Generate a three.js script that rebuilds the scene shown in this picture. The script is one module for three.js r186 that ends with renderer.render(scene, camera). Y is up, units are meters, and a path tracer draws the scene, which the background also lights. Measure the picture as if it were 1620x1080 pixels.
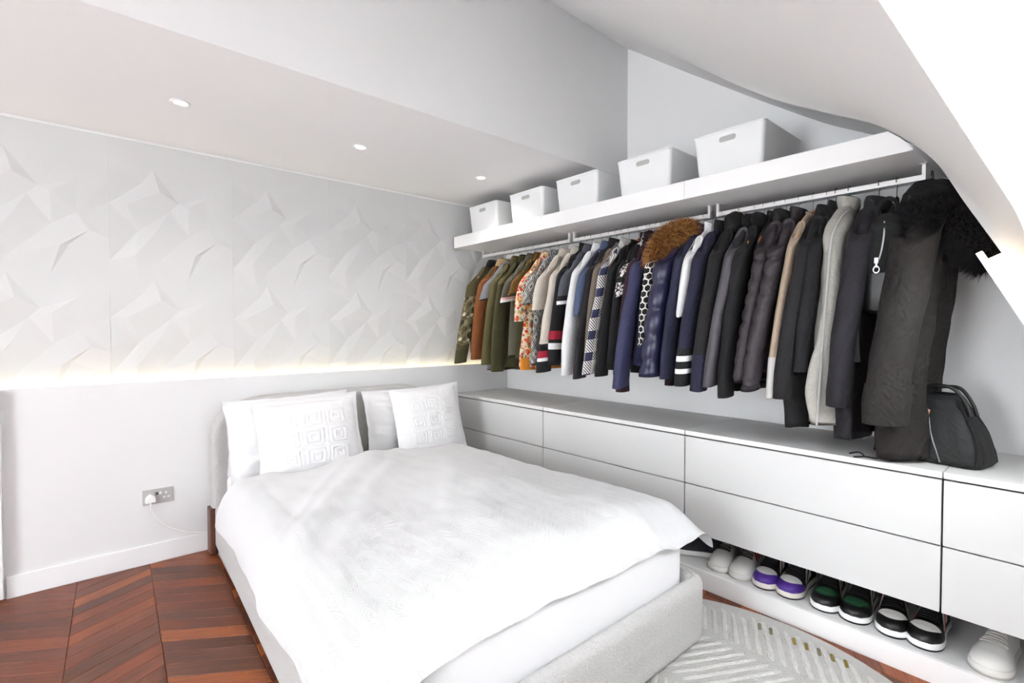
import * as THREE from 'three';
import { RoundedBoxGeometry } from 'three/addons/geometries/RoundedBoxGeometry.js';
import { mergeGeometries } from 'three/addons/utils/BufferGeometryUtils.js';
import { ImprovedNoise } from 'three/addons/math/ImprovedNoise.js';
import { RectAreaLightUniformsLib } from 'three/addons/lights/RectAreaLightUniformsLib.js';
import { Brush, Evaluator, SUBTRACTION } from 'three-bvh-csg';

// ---------------------------------------------------------------- camera, sky, exposure
const scene = new THREE.Scene();
const camera = new THREE.PerspectiveCamera(68.04, 1.5, 0.01, 60);
camera.position.set(0, 1.33, 0);
camera.rotation.order = 'YXZ';
camera.rotation.set(THREE.MathUtils.degToRad(-1.27), THREE.MathUtils.degToRad(-41), 0);
const renderer = new THREE.WebGLRenderer({ antialias: true });
renderer.toneMapping = THREE.LinearToneMapping;
renderer.toneMappingExposure = 1.4;
renderer.shadowMap.enabled = true;
RectAreaLightUniformsLib.init();
scene.background = new THREE.Color().setRGB(0.95, 0.99, 1.03);       // overcast white sky outside the roof window
scene.backgroundIntensity = 14.5;
const DOWNLIGHT = 1.2, LED_BACK = 9, LED_SIDE = 14;

// ---------------------------------------------------------------- helpers
const V = (x, y, z) => new THREE.Vector3(x, y, z);
let seed = 7;
const rnd = () => { seed = (seed * 1664525 + 1013904223) >>> 0; return seed / 4294967296; };
const rr = (a, b) => a + (b - a) * rnd();
const lerp = (a, b, t) => a + (b - a) * t;
const clamp = (x, a = 0, b = 1) => Math.min(b, Math.max(a, x));
const smooth = (a, b, x) => { const t = clamp((x - a) / (b - a)); return t * t * (3 - 2 * t); };
const perlin = new ImprovedNoise();
const noise = (x, y = 0, z = 0) => perlin.noise(x, y, z);
const used = new Map();
function numbered(n) { const k = used.get(n) || 0; used.set(n, k + 1); return k ? n + '_' + String(k).padStart(3, '0') : n; }
function mesh(name, geo, mat, parent = scene) {
  const m = new THREE.Mesh(geo, mat); m.name = numbered(name); m.castShadow = m.receiveShadow = true; parent.add(m); return m;
}
function struct(name, geo, mat, parent = scene) { const m = mesh(name, geo, mat, parent); if (parent === scene) m.userData.kind = 'structure'; return m; }
function thing(name, label, category, [x, y, z] = [0, 0, 0], turn = 0, group) {
  const o = new THREE.Group(); o.name = numbered(name); o.position.set(x, y, z); o.rotation.y = turn;
  o.userData = { label, category }; if (group) o.userData.group = group; scene.add(o); return o;
}
const box = (x0, x1, y0, y1, z0, z1) => { const g = new THREE.BoxGeometry(x1 - x0, y1 - y0, z1 - z0); g.translate((x0 + x1) / 2, (y0 + y1) / 2, (z0 + z1) / 2); return g; };
const rbox = (x0, x1, y0, y1, z0, z1, r = 0.004, s = 2) => { const g = new RoundedBoxGeometry(x1 - x0, y1 - y0, z1 - z0, s, r); g.translate((x0 + x1) / 2, (y0 + y1) / 2, (z0 + z1) / 2); return g; };
const merge = (list) => mergeGeometries(list.map((g) => { const q = g.index ? g.toNonIndexed() : g; for (const k of Object.keys(q.attributes)) if (!['position', 'normal', 'uv'].includes(k)) q.deleteAttribute(k); return q; }));
const tube = (pts, r, seg = 24, rs = 8, closed = false) => new THREE.TubeGeometry(new THREE.CatmullRomCurve3(pts.map((p) => Array.isArray(p) ? V(...p) : p), closed), seg, r, rs, closed);
// grid of points rows[i][j] -> smooth surface with uv in metres; wrapU averages the seam
function gridGeo(rows, { wrapU = false, flip = false, uv = null, flat = false } = {}) {
  const N = rows.length, M = rows[0].length + (wrapU ? 1 : 0), pos = [], uvs = [], idx = [];
  let vl = 0;
  for (let i = 0; i < N; i++) {
    if (i) vl += rows[i][0].distanceTo(rows[i - 1][0]);
    let ul = 0;
    for (let j = 0; j < M; j++) {
      const p = rows[i][j % rows[i].length];
      if (j) ul += p.distanceTo(rows[i][(j - 1) % rows[i].length]);
      pos.push(p.x, p.y, p.z);
      if (uv) uvs.push(...uv(i, j, p)); else uvs.push(ul, vl);
    }
  }
  for (let i = 0; i < N - 1; i++) for (let j = 0; j < M - 1; j++) {
    const a = i * M + j, b = a + 1, c = a + M, d = c + 1;
    flip ? idx.push(a, b, c, b, d, c) : idx.push(a, c, b, b, c, d);
  }
  let g = new THREE.BufferGeometry();
  g.setAttribute('position', new THREE.Float32BufferAttribute(pos, 3)); g.setAttribute('uv', new THREE.Float32BufferAttribute(uvs, 2)); g.setIndex(idx);
  if (flat) { g = g.toNonIndexed(); g.computeVertexNormals(); return g; }
  g.computeVertexNormals();
  if (wrapU) {
    const n = g.attributes.normal;
    for (let i = 0; i < N; i++) {
      const a = i * M, b = a + M - 1, v = V(n.getX(a) + n.getX(b), n.getY(a) + n.getY(b), n.getZ(a) + n.getZ(b)).normalize();
      n.setXYZ(a, v.x, v.y, v.z); n.setXYZ(b, v.x, v.y, v.z);
    }
  }
  return g;
}
// closed shell between an inner grid and the same grid moved outwards
function shell(rows, off) {
  const out = rows.map((r, i) => r.map((p) => p.clone().add(typeof off === 'function' ? off(i) : off))), N = rows.length - 1, M = rows[0].length - 1;
  return merge([gridGeo(rows), gridGeo(out, { flip: true }), gridGeo([rows[0], out[0]]), gridGeo([rows[N], out[N]]),
    gridGeo([rows.map((r) => r[0]), out.map((r) => r[0])]), gridGeo([rows.map((r) => r[M]), out.map((r) => r[M])])]);
}
function prism(pts, depth, bevel = 0, curve = 8) {   // pts: [x,y] outline extruded along +z
  const s = new THREE.Shape(pts.map((p) => new THREE.Vector2(...p)));
  return new THREE.ExtrudeGeometry(s, { depth, bevelEnabled: bevel > 0, bevelThickness: bevel, bevelSize: bevel, bevelOffset: -bevel, bevelSegments: 3, curveSegments: curve });
}
function roundRect(x0, y0, x1, y1, r, s = new THREE.Shape()) {
  s.moveTo(x0 + r, y0); s.lineTo(x1 - r, y0); s.absarc(x1 - r, y0 + r, r, -Math.PI / 2, 0); s.lineTo(x1, y1 - r); s.absarc(x1 - r, y1 - r, r, 0, Math.PI / 2);
  s.lineTo(x0 + r, y1); s.absarc(x0 + r, y1 - r, r, Math.PI / 2, Math.PI); s.lineTo(x0, y0 + r); s.absarc(x0 + r, y0 + r, r, Math.PI, Math.PI * 1.5); return s;
}

// ---------------------------------------------------------------- textures
function canvasTex(w, h, draw, metres, color = true) {
  const c = document.createElement('canvas'); c.width = w; c.height = h; draw(c.getContext('2d'), w, h);
  const t = new THREE.CanvasTexture(c); t.wrapS = t.wrapT = THREE.RepeatWrapping; if (color) t.colorSpace = THREE.SRGBColorSpace;
  const [mx, my] = Array.isArray(metres) ? metres : [metres, metres]; t.repeat.set(1 / mx, 1 / my); t.anisotropy = 8; return t;
}
function dataTex(n, f, metres) {
  const d = new Uint8Array(n * n * 4);
  for (let y = 0; y < n; y++) for (let x = 0; x < n; x++) { const v = clamp(f(x / n, y / n)) * 255, k = (y * n + x) * 4; d[k] = d[k + 1] = d[k + 2] = v; d[k + 3] = 255; }
  const t = new THREE.DataTexture(d, n, n); t.wrapS = t.wrapT = THREE.RepeatWrapping; t.magFilter = THREE.LinearFilter; t.minFilter = THREE.LinearMipmapLinearFilter; t.generateMipmaps = true; t.repeat.set(1 / metres, 1 / metres); t.needsUpdate = true; return t;
}
const weave = dataTex(128, (u, v) => 0.5 + 0.25 * Math.sin(u * Math.PI * 64) * Math.sin(v * Math.PI * 64) + 0.25 * (rnd() - 0.5), 0.08);
const boucle = dataTex(256, (u, v) => { let s = 0; for (const f of [12, 24, 48]) { const a = 6.283; s += Math.abs(noise(Math.cos(u * a) * f / 6, Math.sin(u * a) * f / 6, Math.sin(v * a) * f / 6 + Math.cos(v * a) * f / 3)); } return 0.3 + s * 0.6 + 0.25 * (rnd() - 0.5); }, 0.16);
const crumple = dataTex(256, (u, v) => { const a = u * 6.2832, b = v * 6.2832, f = (k, z) => noise(Math.cos(a) * k + z, Math.sin(a) * k + Math.cos(b) * k * 0.8, Math.sin(b) * k * 0.8 + z); return 0.5 + 0.45 * (1 - 2 * Math.abs(f(1.1, 3))) * 0.6 + 0.35 * (Math.abs(f(2.3, 8)) - 0.25) + 0.10 * f(6, 1) + 0.03 * (rnd() - 0.5); }, 0.38);
const fine = dataTex(128, () => rnd(), 0.3);
const chevronBump = dataTex(512, (u, v) => { const a = Math.abs(((u * 4) % 1) - 0.5) * 2; return 0.5 + 0.5 * Math.sin((v * 40 + a * 5) * Math.PI * 2); }, 0.32);

// ---------------------------------------------------------------- materials
const glassMat = new THREE.MeshPhysicalMaterial({ color: 0xffffff, transmission: 1, thickness: 0, roughness: 0, ior: 1.45 });
const dimmedGlass = glassMat.clone(); dimmedGlass.color.setRGB(0.80, 0.80, 0.80);      // grey tint added to dim the daylight through the roof pane
const std = (color, roughness = 0.8, extra = {}) => new THREE.MeshStandardMaterial({ color, roughness, ...extra });
const lin = (r, g, b) => new THREE.Color().setRGB(r, g, b);
const M = {
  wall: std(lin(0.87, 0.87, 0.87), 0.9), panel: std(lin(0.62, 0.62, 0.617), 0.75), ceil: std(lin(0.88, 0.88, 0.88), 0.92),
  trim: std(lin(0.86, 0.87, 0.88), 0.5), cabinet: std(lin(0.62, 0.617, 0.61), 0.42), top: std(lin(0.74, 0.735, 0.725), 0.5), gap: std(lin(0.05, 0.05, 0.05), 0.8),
  shelf: std(lin(0.88, 0.875, 0.87), 0.45), bin: std(lin(0.80, 0.81, 0.81), 0.5), rail: std(lin(0.74, 0.73, 0.72), 0.35, { metalness: 0.3 }),
  chrome: std(lin(0.5, 0.5, 0.5), 0.25, { metalness: 1 }), steel: std(lin(0.55, 0.55, 0.55), 0.4, { metalness: 0.6 }), silver: std(lin(0.8, 0.8, 0.8), 0.25, { metalness: 0.9 }),
  white: std(lin(0.86, 0.86, 0.86), 0.4), linen: std(lin(0.79, 0.79, 0.80), 0.95, { bumpMap: weave, bumpScale: 0.0006 }),
  duvet: std(lin(0.80, 0.80, 0.81), 0.95, { bumpMap: chevronBump, bumpScale: 0.0022 }),
  boucle: std(lin(0.62, 0.61, 0.60), 1, { bumpMap: boucle, bumpScale: 0.006 }),
  walnut: std(lin(0.10, 0.035, 0.02), 0.45), rug: std(lin(0.66, 0.645, 0.62), 1, { bumpMap: boucle, bumpScale: 0.004 }), rugLow: std(lin(0.53, 0.52, 0.50), 1, { bumpMap: boucle, bumpScale: 0.004 }),
  mustard: std(lin(0.45, 0.34, 0.08), 1, { bumpMap: boucle, bumpScale: 0.004 }), sage: std(lin(0.35, 0.33, 0.22), 1, { bumpMap: boucle, bumpScale: 0.004 }),
};

// ================================================================ THE SETTING
const BACK = -3.517, RIGHT = 3.0, LEFT = -3.5, CEIL = 2.41;
// --- floor: walnut chevron planks
{
  const grain = [0, 1, 2, 3].map((k) => canvasTex(1024, 256, (c, w, h) => {
    c.fillStyle = '#d0b8a8'; c.fillRect(0, 0, w, h);
    for (let i = 0; i < 420; i++) {
      const y = rnd() * h, a = rnd(), d = rnd() < 0.5;
      c.strokeStyle = d ? `rgba(34,14,8,${0.08 + a * 0.34})` : `rgba(255,195,135,${0.05 + a * 0.20})`; c.lineWidth = 0.6 + rnd() * 2.4; c.beginPath();
      const x0 = rnd() * w * 0.6 - 100, l = 200 + rnd() * 700, ph = rnd() * 6; for (let x = x0; x < x0 + l; x += 16) c.lineTo(x, y + Math.sin(x / 150 + ph) * (2 + 6 * a) + 5 * noise(x / 90, y / 20, k)); c.stroke();
    }
    if (k % 2) for (let q = 0; q < 3; q++) { const cx = rnd() * w, cy = h * (0.3 + rnd() * 0.4); for (let r = 6; r < 90; r += 9) { c.strokeStyle = 'rgba(35,14,8,0.32)'; c.lineWidth = 2; c.beginPath(); c.ellipse(cx, cy, r * 2.6, r * 0.55, 0.05, 1.7, 4.6); c.stroke(); } }
  }, [0.42, 0.11]));
  const tones = [[0.36, 0.11, 0.036], [0.25, 0.078, 0.028], [0.44, 0.145, 0.044], [0.19, 0.066, 0.030], [0.32, 0.11, 0.044], [0.55, 0.20, 0.06], [0.28, 0.085, 0.028], [0.23, 0.092, 0.042]];
  const mats = []; for (let i = 0; i < 16; i++) { const t = tones[i % 8]; mats.push(std(lin(...t), 0.42, { map: grain[(i * 7) % 4], bumpMap: fine, bumpScale: 0.0002 })); }
  const floor = struct('floor', box(LEFT - 0.1, RIGHT + 0.1, -0.12, -0.012, -3.7, 1.2), std(lin(0.02, 0.01, 0.007), 0.9));
  const W = 0.313, P = 0.0945, DZ = W * 0.577;
  const plankGeo = (s, flipU) => {   // parallelogram prism with a small chamfer; x 0..W, z shifts by s*DZ
    const g = 0.0008, c = 0.0016, ring = (i, y) => [V(g + i, y, g + i), V(g + i, y, P - g - i), V(W - g - i, y, P - g - i), V(W - g - i, y, g + i)].map((p) => { p.z += s * DZ * p.x / W; return p; });
    const rows = [ring(0, -0.012), ring(0, -c), ring(c, 0)], side = gridGeo(rows, { wrapU: true, flip: true, flat: true });
    const q = ring(c, 0), topg = gridGeo([[q[0], q[3]], [q[1], q[2]]], { flat: true });
    const all = merge([side, topg]), uv = all.attributes.uv, p = all.attributes.position;
    for (let i = 0; i < uv.count; i++) { const x = p.getX(i), z = p.getZ(i) - s * DZ * x / W; uv.setXY(i, x / 0.86 + (flipU ? 0.13 : 0), z + (flipU ? 0.04 : 0)); }
    return all;
  };
  const geos = [-1, 1].map((s) => [plankGeo(s, 0), plankGeo(s, 1)]);
  const far = [], px = 0.315, pz = -3.517, turn = -0.05;
  let n = 0;
  for (let c = -13; c < 9; c++) for (let k = -5; k < 48; k++) {
    const s = (c & 1) ? 0 : 1, x = c * W, z = k * P - (s ? 0 : -DZ) - 0.02;
    const cx = px + x + W / 2 + turn * (z + DZ * 0.3), cz = pz + z + P / 2 + (s ? DZ / 2 : -DZ / 2);
    if (cz < -3.62 || cz > 1 || cx < LEFT - 0.1 || cx > RIGHT) continue;
    const show = (cx > -0.62 && cx < 0.80 && cz < -1.7) || (cx > 1.95 && cx < 2.75 && cz > -1.7 && cz < 0.1);
    const gi = geos[s][(k + c) & 1];
    if (show && n < 290) {
      const m = mesh('plank', gi, mats[Math.floor(rnd() * 16)], floor); m.position.set(px, rr(-0.0006, 0.0003), pz); m.rotation.y = turn;
      m.position.add(V(x, 0, z).applyAxisAngle(V(0, 1, 0), turn)); n++;
    } else { const g = gi.clone(); g.translate(x, 0, z); g.rotateY(turn); g.translate(px, 0, pz); far.push(g); }
  }
  const rest = mesh('plank', merge(far), mats[0], floor); rest.userData.kind = 'stuff';
}
// --- back wall: boxed lower wall with a light trough, faceted relief panels above
{
  const w = struct('wall_back', box(LEFT - 0.1, RIGHT + 0.1, -0.1, 3.5, -3.72, -3.575), M.wall);
  mesh('lower_wall', merge([box(LEFT, RIGHT, 0, 0.985, -3.575, BACK), box(LEFT, RIGHT, 0.985, 1.037, -3.528, BACK)]), std(lin(0.75, 0.75, 0.755), 0.85), w);  // same white paint as the walls, darkened to offset the strong light here
  const S = 0.61, n = 5, cell = S / n;
  const h = [], jx = [], jy = [];
  const H = [[0.15, 0.3, 0.1, 0.3, 0.2], [0, 1, 0.2, 0.8, 0.1], [0.9, 0.15, 0.6, 0, 1], [0.2, 0.8, 0, 0.95, 0.3], [0.7, 0, 1, 0.25, 0.5]];
  for (let i = 0; i <= n; i++) { h.push([]); jx.push([]); jy.push([]); for (let j = 0; j <= n; j++) { h[i].push(H[i % n][j % n]); jx[i].push(j % n ? rr(-0.42, 0.42) : 0); jy[i].push(i % n ? rr(-0.42, 0.42) : 0); } }
  const facet = (rows) => {
    const pos = [], pt = (i, j) => V((j + jx[i % n][j]) * cell, (i + jy[i][j % n] * (i % n && i < rows ? 1 : 0)) * cell, i === rows && rows < n ? 0.004 : h[i][j] * 0.013), tri = (a, b, c) => pos.push(...a, ...b, ...c);
    for (let i = 0; i < rows; i++) for (let j = 0; j < n; j++) {
      const a = pt(i, j), b = pt(i, j + 1), c = pt(i + 1, j), d = pt(i + 1, j + 1);
      if ((i * 3 + j * 5 + (i & j)) % 2) { tri(a, b, d); tri(a, d, c); } else { tri(a, b, c); tri(b, d, c); }
    }
    // edges back to the wall
    for (let i = 0; i < rows; i++) for (const j of [0, n]) { const a = pt(i, j), b = pt(i + 1, j), a0 = a.clone().setZ(-0.012), b0 = b.clone().setZ(-0.012); tri(a, a0, b); tri(b, a0, b0); }
    for (let j = 0; j < n; j++) for (const i of [0, rows]) { const a = pt(i, j), b = pt(i, j + 1), a0 = a.clone().setZ(-0.012), b0 = b.clone().setZ(-0.012); tri(a, a0, b); tri(b, a0, b0); }
    const g = new THREE.BufferGeometry(); g.setAttribute('position', new THREE.Float32BufferAttribute(pos, 3)); g.setAttribute('uv', new THREE.Float32BufferAttribute(new Float32Array(pos.length / 3 * 2), 2)); g.computeVertexNormals(); return g;
  };
  const full = facet(5), cut = facet(1);
  for (let k = -8; k < 3; k++) for (let r = 0; r < 3; r++) {
    const x0 = 1.38 + S * k, m = mesh('wall_panel', r < 2 ? full : cut, M.panel, w);
    m.position.set(Math.max(x0, LEFT) + 0.0003, 0.995 + r * S * 1.03, -3.568); m.scale.set((Math.min(x0 + S, RIGHT) - Math.max(x0, LEFT) - 0.0006) / S, r < 2 ? 1.0298 : 1.16, 1);
  }
  struct('baseboard_back', rbox(-0.265, 0.62, 0, 0.11, BACK, -3.503, 0.003), M.trim);
  struct('trim_1', rbox(-0.9, -0.272, 0.012, 1.03, BACK, -3.478, 0.004), M.trim);
}
struct('ceiling', box(LEFT - 0.1, RIGHT + 0.1, CEIL, CEIL + 0.1, -3.72, -2.2), M.ceil);
struct('wall_riser', box(LEFT - 0.1, RIGHT + 0.1, CEIL + 0.1, 3.5, -2.32, -2.2), M.ceil);
struct('wall_right', box(RIGHT, RIGHT + 0.12, -0.1, 3.6, -3.72, 1.1), M.wall);
{ // gable wall with a tall unseen window, added to bring daylight across the room
  const sh = new THREE.Shape([[-3.72, -0.1], [1.1, -0.1], [1.1, 3.6], [-3.72, 3.6]].map((p) => new THREE.Vector2(...p))), out = [[-1.95, 0.12], [-0.5, 0.12], [-0.5, 1.9], [-1.95, 2.92]];
  sh.holes.push(new THREE.Path(out.map((p) => new THREE.Vector2(...p))));
  const turn = (g) => g.applyMatrix4(new THREE.Matrix4().makeBasis(V(0, 0, 1), V(0, 1, 0), V(-1, 0, 0))).translate(LEFT, 0, 0);
  struct('wall_left', turn(new THREE.ExtrudeGeometry(sh, { depth: 0.12, bevelEnabled: false })), M.wall);
  const win = new THREE.Group(); win.name = 'added_window_2'; win.userData.kind = 'structure'; scene.add(win);  // added window, serves only as a source of fill daylight
  const ring = new THREE.Shape(out.map((p) => new THREE.Vector2(...p))), k = out.map(([z, y]) => [-1.22 + (z + 1.22) * 0.92, 1.3 + (y - 1.3) * 0.95]);
  const pane = turn(new THREE.ExtrudeGeometry(ring.clone(), { depth: 0.004, bevelEnabled: false })).translate(-0.06, 0, 0); ring.holes.push(new THREE.Path(k.map((p) => new THREE.Vector2(...p))));
  mesh('window_frame', turn(new THREE.ExtrudeGeometry(ring, { depth: 0.05, bevelEnabled: false })).translate(-0.035, 0, 0), M.trim, win);
  mesh('window_pane', pane, glassMat, win);
}
// --- the roof slope: a curved lining that runs from the ridge down to the window head and swells into the window cheek
const P1 = [[3.42, -2.33], [3.36, -2.25], [2.88, -1.61], [2.40, -0.97], [2.256, -0.765], [2.12, -0.58], [1.99, -0.43], [1.83, -0.28], [1.645, -0.14]];
const P2 = [[3.42, -2.33], [3.36, -2.25], [2.88, -1.61], [2.385, -0.985], [2.256, -0.775], [2.113, -0.540], [1.968, -0.405], [1.772, -0.303], [1.36, -0.09]];
const P3 = [[3.42, -2.33], [3.36, -2.25], [2.88, -1.60], [2.42, -0.95], [2.31, -0.76], [2.19, -0.55], [2.02, -0.39], [1.80, -0.27], [0.6, 0.36]];
const spl = (P) => { const c = new THREE.CatmullRomCurve3(P.map(([y, z]) => V(0, y, z)), false, 'centripetal'); return (t) => { const k = t * (P.length - 1); return c.getPoint(k / (P.length - 1)); }; };
{
  const a = spl(P1), b = spl(P2), c = spl(P3), rows = [], xs = [];
  for (let x = LEFT - 0.05; x < 1.69; x += 0.6) xs.push(x);
  for (let i = 0; i <= 20; i++) xs.push(1.75 + 0.65 * i / 20);
  for (let i = 0; i <= 64; i++) { const t = i / 64, p = a(t), q = b(t); rows.push(xs.map((x) => { const s = clamp((x - 1.75) / 0.65), e = 1 - Math.sqrt(1 - s * s); return V(x, lerp(p.y, q.y, e), lerp(p.z, q.z, e)); })); }
  const offAt = (i) => V(0, lerp(0.09, 0.004, smooth(52, 64, i)), lerp(0.05, -0.001, smooth(52, 64, i)));
  const sub = (i0, i1, x0, x1) => shell(rows.slice(i0, i1 + 1).map((r) => { const q = r[0], f = (x) => V(x, q.y, q.z); return [f(x0), f(x1)]; }), (i) => offAt(i + i0));
  struct('ceiling_slope', merge([sub(0, 64, LEFT - 0.05, 1.75), shell(rows.map((r) => r.slice(-21)), offAt)]), M.ceil);
  const r3 = []; for (let i = 0; i <= 48; i++) { const p = c(i / 48); r3.push([V(2.395, p.y, p.z), V(3.05, p.y, p.z)]); }
  struct('ceiling_alcove', shell(r3, V(0, 0.09, 0.06)), M.wall);
  // cheek board closing the end of the slope beside the wardrobe recess
  const pts = []; for (let i = 26; i <= 64; i++) { const p = b(i / 64); pts.push([-p.z - 0.004, p.y + 0.003]); }
  const g = prism([...pts, [-0.09 + 0.045, 1.30], [-0.36, 0.0], [-0.62, 0.0], [-0.62, 3.2], [1.4, 3.2]].map(([u, v]) => [u, v]), 0.036);
  g.rotateY(Math.PI / 2); g.translate(2.402, 0, 0);
  struct('wall_cheek', g, M.trim);
}
// --- sloping roof window behind the camera's shoulder
{
  const y0 = 1.33, z0 = 0.054, y1 = 1.66, z1 = -0.13, L = Math.hypot(y1 - y0, z1 - z0), ang = Math.atan2(z1 - z0, y1 - y0);
  const win = new THREE.Group(); win.name = 'window_1'; win.userData.kind = 'structure'; win.position.set(0, y0, z0); win.rotation.x = ang; scene.add(win);
  mesh('window_frame', merge([box(0.05, 2.4, -0.02, 0.008, 0.02, 0.06), box(0.05, 0.08, 0, L, 0.0, 0.06)]), M.white, win);
  mesh('window_pane', box(0.05, 2.4, 0.0, L, 0.035, 0.039), dimmedGlass, win);
  struct('roof_lining', box(LEFT - 0.1, 2.4, -1.1, -0.015, 0.0, 0.1).applyMatrix4(new THREE.Matrix4().makeRotationX(ang).setPosition(0, y0, z0)), M.ceil);
  struct('roof_lining', box(LEFT - 0.1, 0.05, -0.02, L + 0.02, 0.0, 0.1).applyMatrix4(new THREE.Matrix4().makeRotationX(ang).setPosition(0, y0, z0)), M.ceil);
  struct('wall_front', box(LEFT - 0.1, 2.4, -0.1, 0.7, 0.42, 0.54), M.wall);
  struct('wall_front_alcove', box(2.44, RIGHT + 0.1, -0.1, 1.2, 0.30, 0.42), M.wall);
}

// ================================================================ LIGHTS
// --- recessed downlights
[[0.401, -2.862, 'round recessed downlight nearest the left edge of the low ceiling'], [1.298, -2.855, 'middle round recessed downlight in the low ceiling'], [2.203, -2.866, 'round recessed downlight closest to the storage shelf']].forEach(([x, z, label]) => {
  const t = thing('downlight', label, 'ceiling light', [x, CEIL, z], 0, 'recessed ceiling downlights');
  const ring = new THREE.LatheGeometry([[0.026, 0.004], [0.029, -0.003], [0.036, -0.006], [0.042, -0.004], [0.043, 0]].map((p) => new THREE.Vector2(...p)), 40);
  mesh('bezel', ring, M.trim, t);
  mesh('lamp', new THREE.CylinderGeometry(0.028, 0.028, 0.003, 32).translate(0, -0.0005, 0), new THREE.MeshStandardMaterial({ color: 0xffffff, emissive: 0xfffaf0, emissiveIntensity: 3 }), t);
  const s = new THREE.SpotLight(lin(1, 0.96, 0.9), DOWNLIGHT, 0, 1.15, 0.8, 2); s.position.set(0, -0.012, 0); s.target.position.set(0, -2, 0); s.castShadow = true; s.shadow.radius = 2; t.add(s, s.target);
});
// --- LED strip in the trough of the back wall
{
  const t = thing('led_strip', 'warm glowing light strip along the top of the white half-height back wall', 'light strip', [0, 0.99, -3.539]);
  mesh('tape', box(LEFT, 2.95, -0.004, 0, -0.006, 0.006), new THREE.MeshStandardMaterial({ color: 0xffffff, emissive: lin(1, 0.85, 0.5), emissiveIntensity: 4 }), t);
  const l = new THREE.RectAreaLight(lin(1, 0.86, 0.52), LED_BACK, 6.4, 0.012); l.position.set(-0.27, 0.003, 0); l.lookAt(-0.27, 5, 0); t.add(l);
}

// ================================================================ WARDROBE WALL
const FRONT = 2.425, WTOP = 0.805;
const SEAM = [-3.515, -2.466, -1.403, -0.358, 0.16];
['closest to the back wall, half hidden behind the pillows', 'second from the back wall, behind the bed', 'long unit above the pairs of trainers', 'at the right edge, below the black bag'].forEach((w, i) => {
  const z0 = SEAM[i] + 0.002, z1 = SEAM[i + 1] - 0.002, t = thing('drawer_cabinet', 'white handleless drawer cabinet ' + w, 'cabinet', [FRONT, 0, z0], 0, 'white drawer cabinets');
  const w2 = z1 - z0, D = RIGHT - FRONT - 0.002;
  mesh('carcass', merge([box(0.022, D, 0.285, 0.30, 0.002, w2 - 0.002), box(0.022, D, 0.30, 0.779, 0.002, 0.018), box(0.022, D, 0.30, 0.779, w2 - 0.018, w2 - 0.002), box(D - 0.01, D, 0.30, 0.779, 0.018, w2 - 0.018), box(0.05, 0.06, 0.30, 0.779, 0.018, w2 - 0.018)]), M.gap, t);
  mesh('top_panel', rbox(0, D, 0.781, WTOP, 0, w2, 0.0015), M.top, t);
  mesh('drawer', rbox(0, 0.02, 0.531, 0.774, 0.001, w2 - 0.001, 0.0015), M.cabinet, t);
  mesh('drawer', rbox(0, 0.02, 0.279, 0.525, 0.001, w2 - 0.001, 0.0015), M.cabinet, t);
});
const PL = 0.092;
{
  const t = thing('shoe_platform', 'low white plinth shelf under the drawers carrying the row of shoes', 'shelf', [FRONT, 0, 0]);
  mesh('front_board', rbox(0, 0.02, 0.0, PL, -3.5, 0.16, 0.0015), M.shelf, t);
  mesh('top_board', box(0.02, 0.573, PL - 0.02, PL - 0.0005, -3.5, 0.16), M.top, t);
}
// --- the floating shelf in three lengths; its right end follows the curve of the roof
[['end length of white floating shelf touching the relief wall', -3.531, -2.470], ['middle length of white floating shelf over the densest clothes', -2.468, -1.419], ['right length of white floating shelf with curved cut end by the sloping roof', -1.417, null]].forEach(([label, z0, z1]) => {
  const t = thing('wall_shelf', label, 'shelf', [FRONT, 2.015, z0], 0, 'floating shelf boards');
  if (z1 !== null) mesh('board', rbox(0, RIGHT - FRONT - 0.002, 0, 0.095, 0, z1 - z0, 0.002), M.shelf, t);
  else {
    const rows = [], c = spl(P3), end = (y, x) => { let best = -0.5; for (let i = 0; i <= 200; i++) { const p = c(i / 200); if (p.y < y) { best = p.z; break; } } return best - 0.035 - 0.03 * (1 - x); };
    const sec = [[0.002, 0], [0, 0.002], [0, 0.03], [0, 0.06], [0, 0.093], [0.002, 0.095], [0.573, 0.095], [0.573, 0]];
    const a = sec.map(([x, y]) => V(x, y, 0)), b = sec.map(([x, y]) => V(x, y, (x < 0.1 ? -0.462 - Math.pow(Math.max(y, 0) / 0.095, 1.4) * 0.082 : (y > 0.05 ? -0.53 : -0.445)) - z0));
    const side = gridGeo([a, b], { wrapU: true, flat: true, flip: true });
    const fan = (p, f) => { const pos = [], q = p.slice().reverse(); for (let i = 1; i < p.length - 1; i++) { const [s, u, v] = f ? [p[0], p[i], p[i + 1]] : [p[0], p[i + 1], p[i]]; pos.push(...s, ...u, ...v); } const g = new THREE.BufferGeometry(); g.setAttribute('position', new THREE.Float32BufferAttribute(pos, 3)); g.setAttribute('uv', new THREE.Float32BufferAttribute(new Float32Array(pos.length / 3 * 2), 2)); g.computeVertexNormals(); return g; };
    mesh('board', merge([side, fan(a, 1), fan(b, 0)]), M.shelf, t);
  }
});
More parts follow.
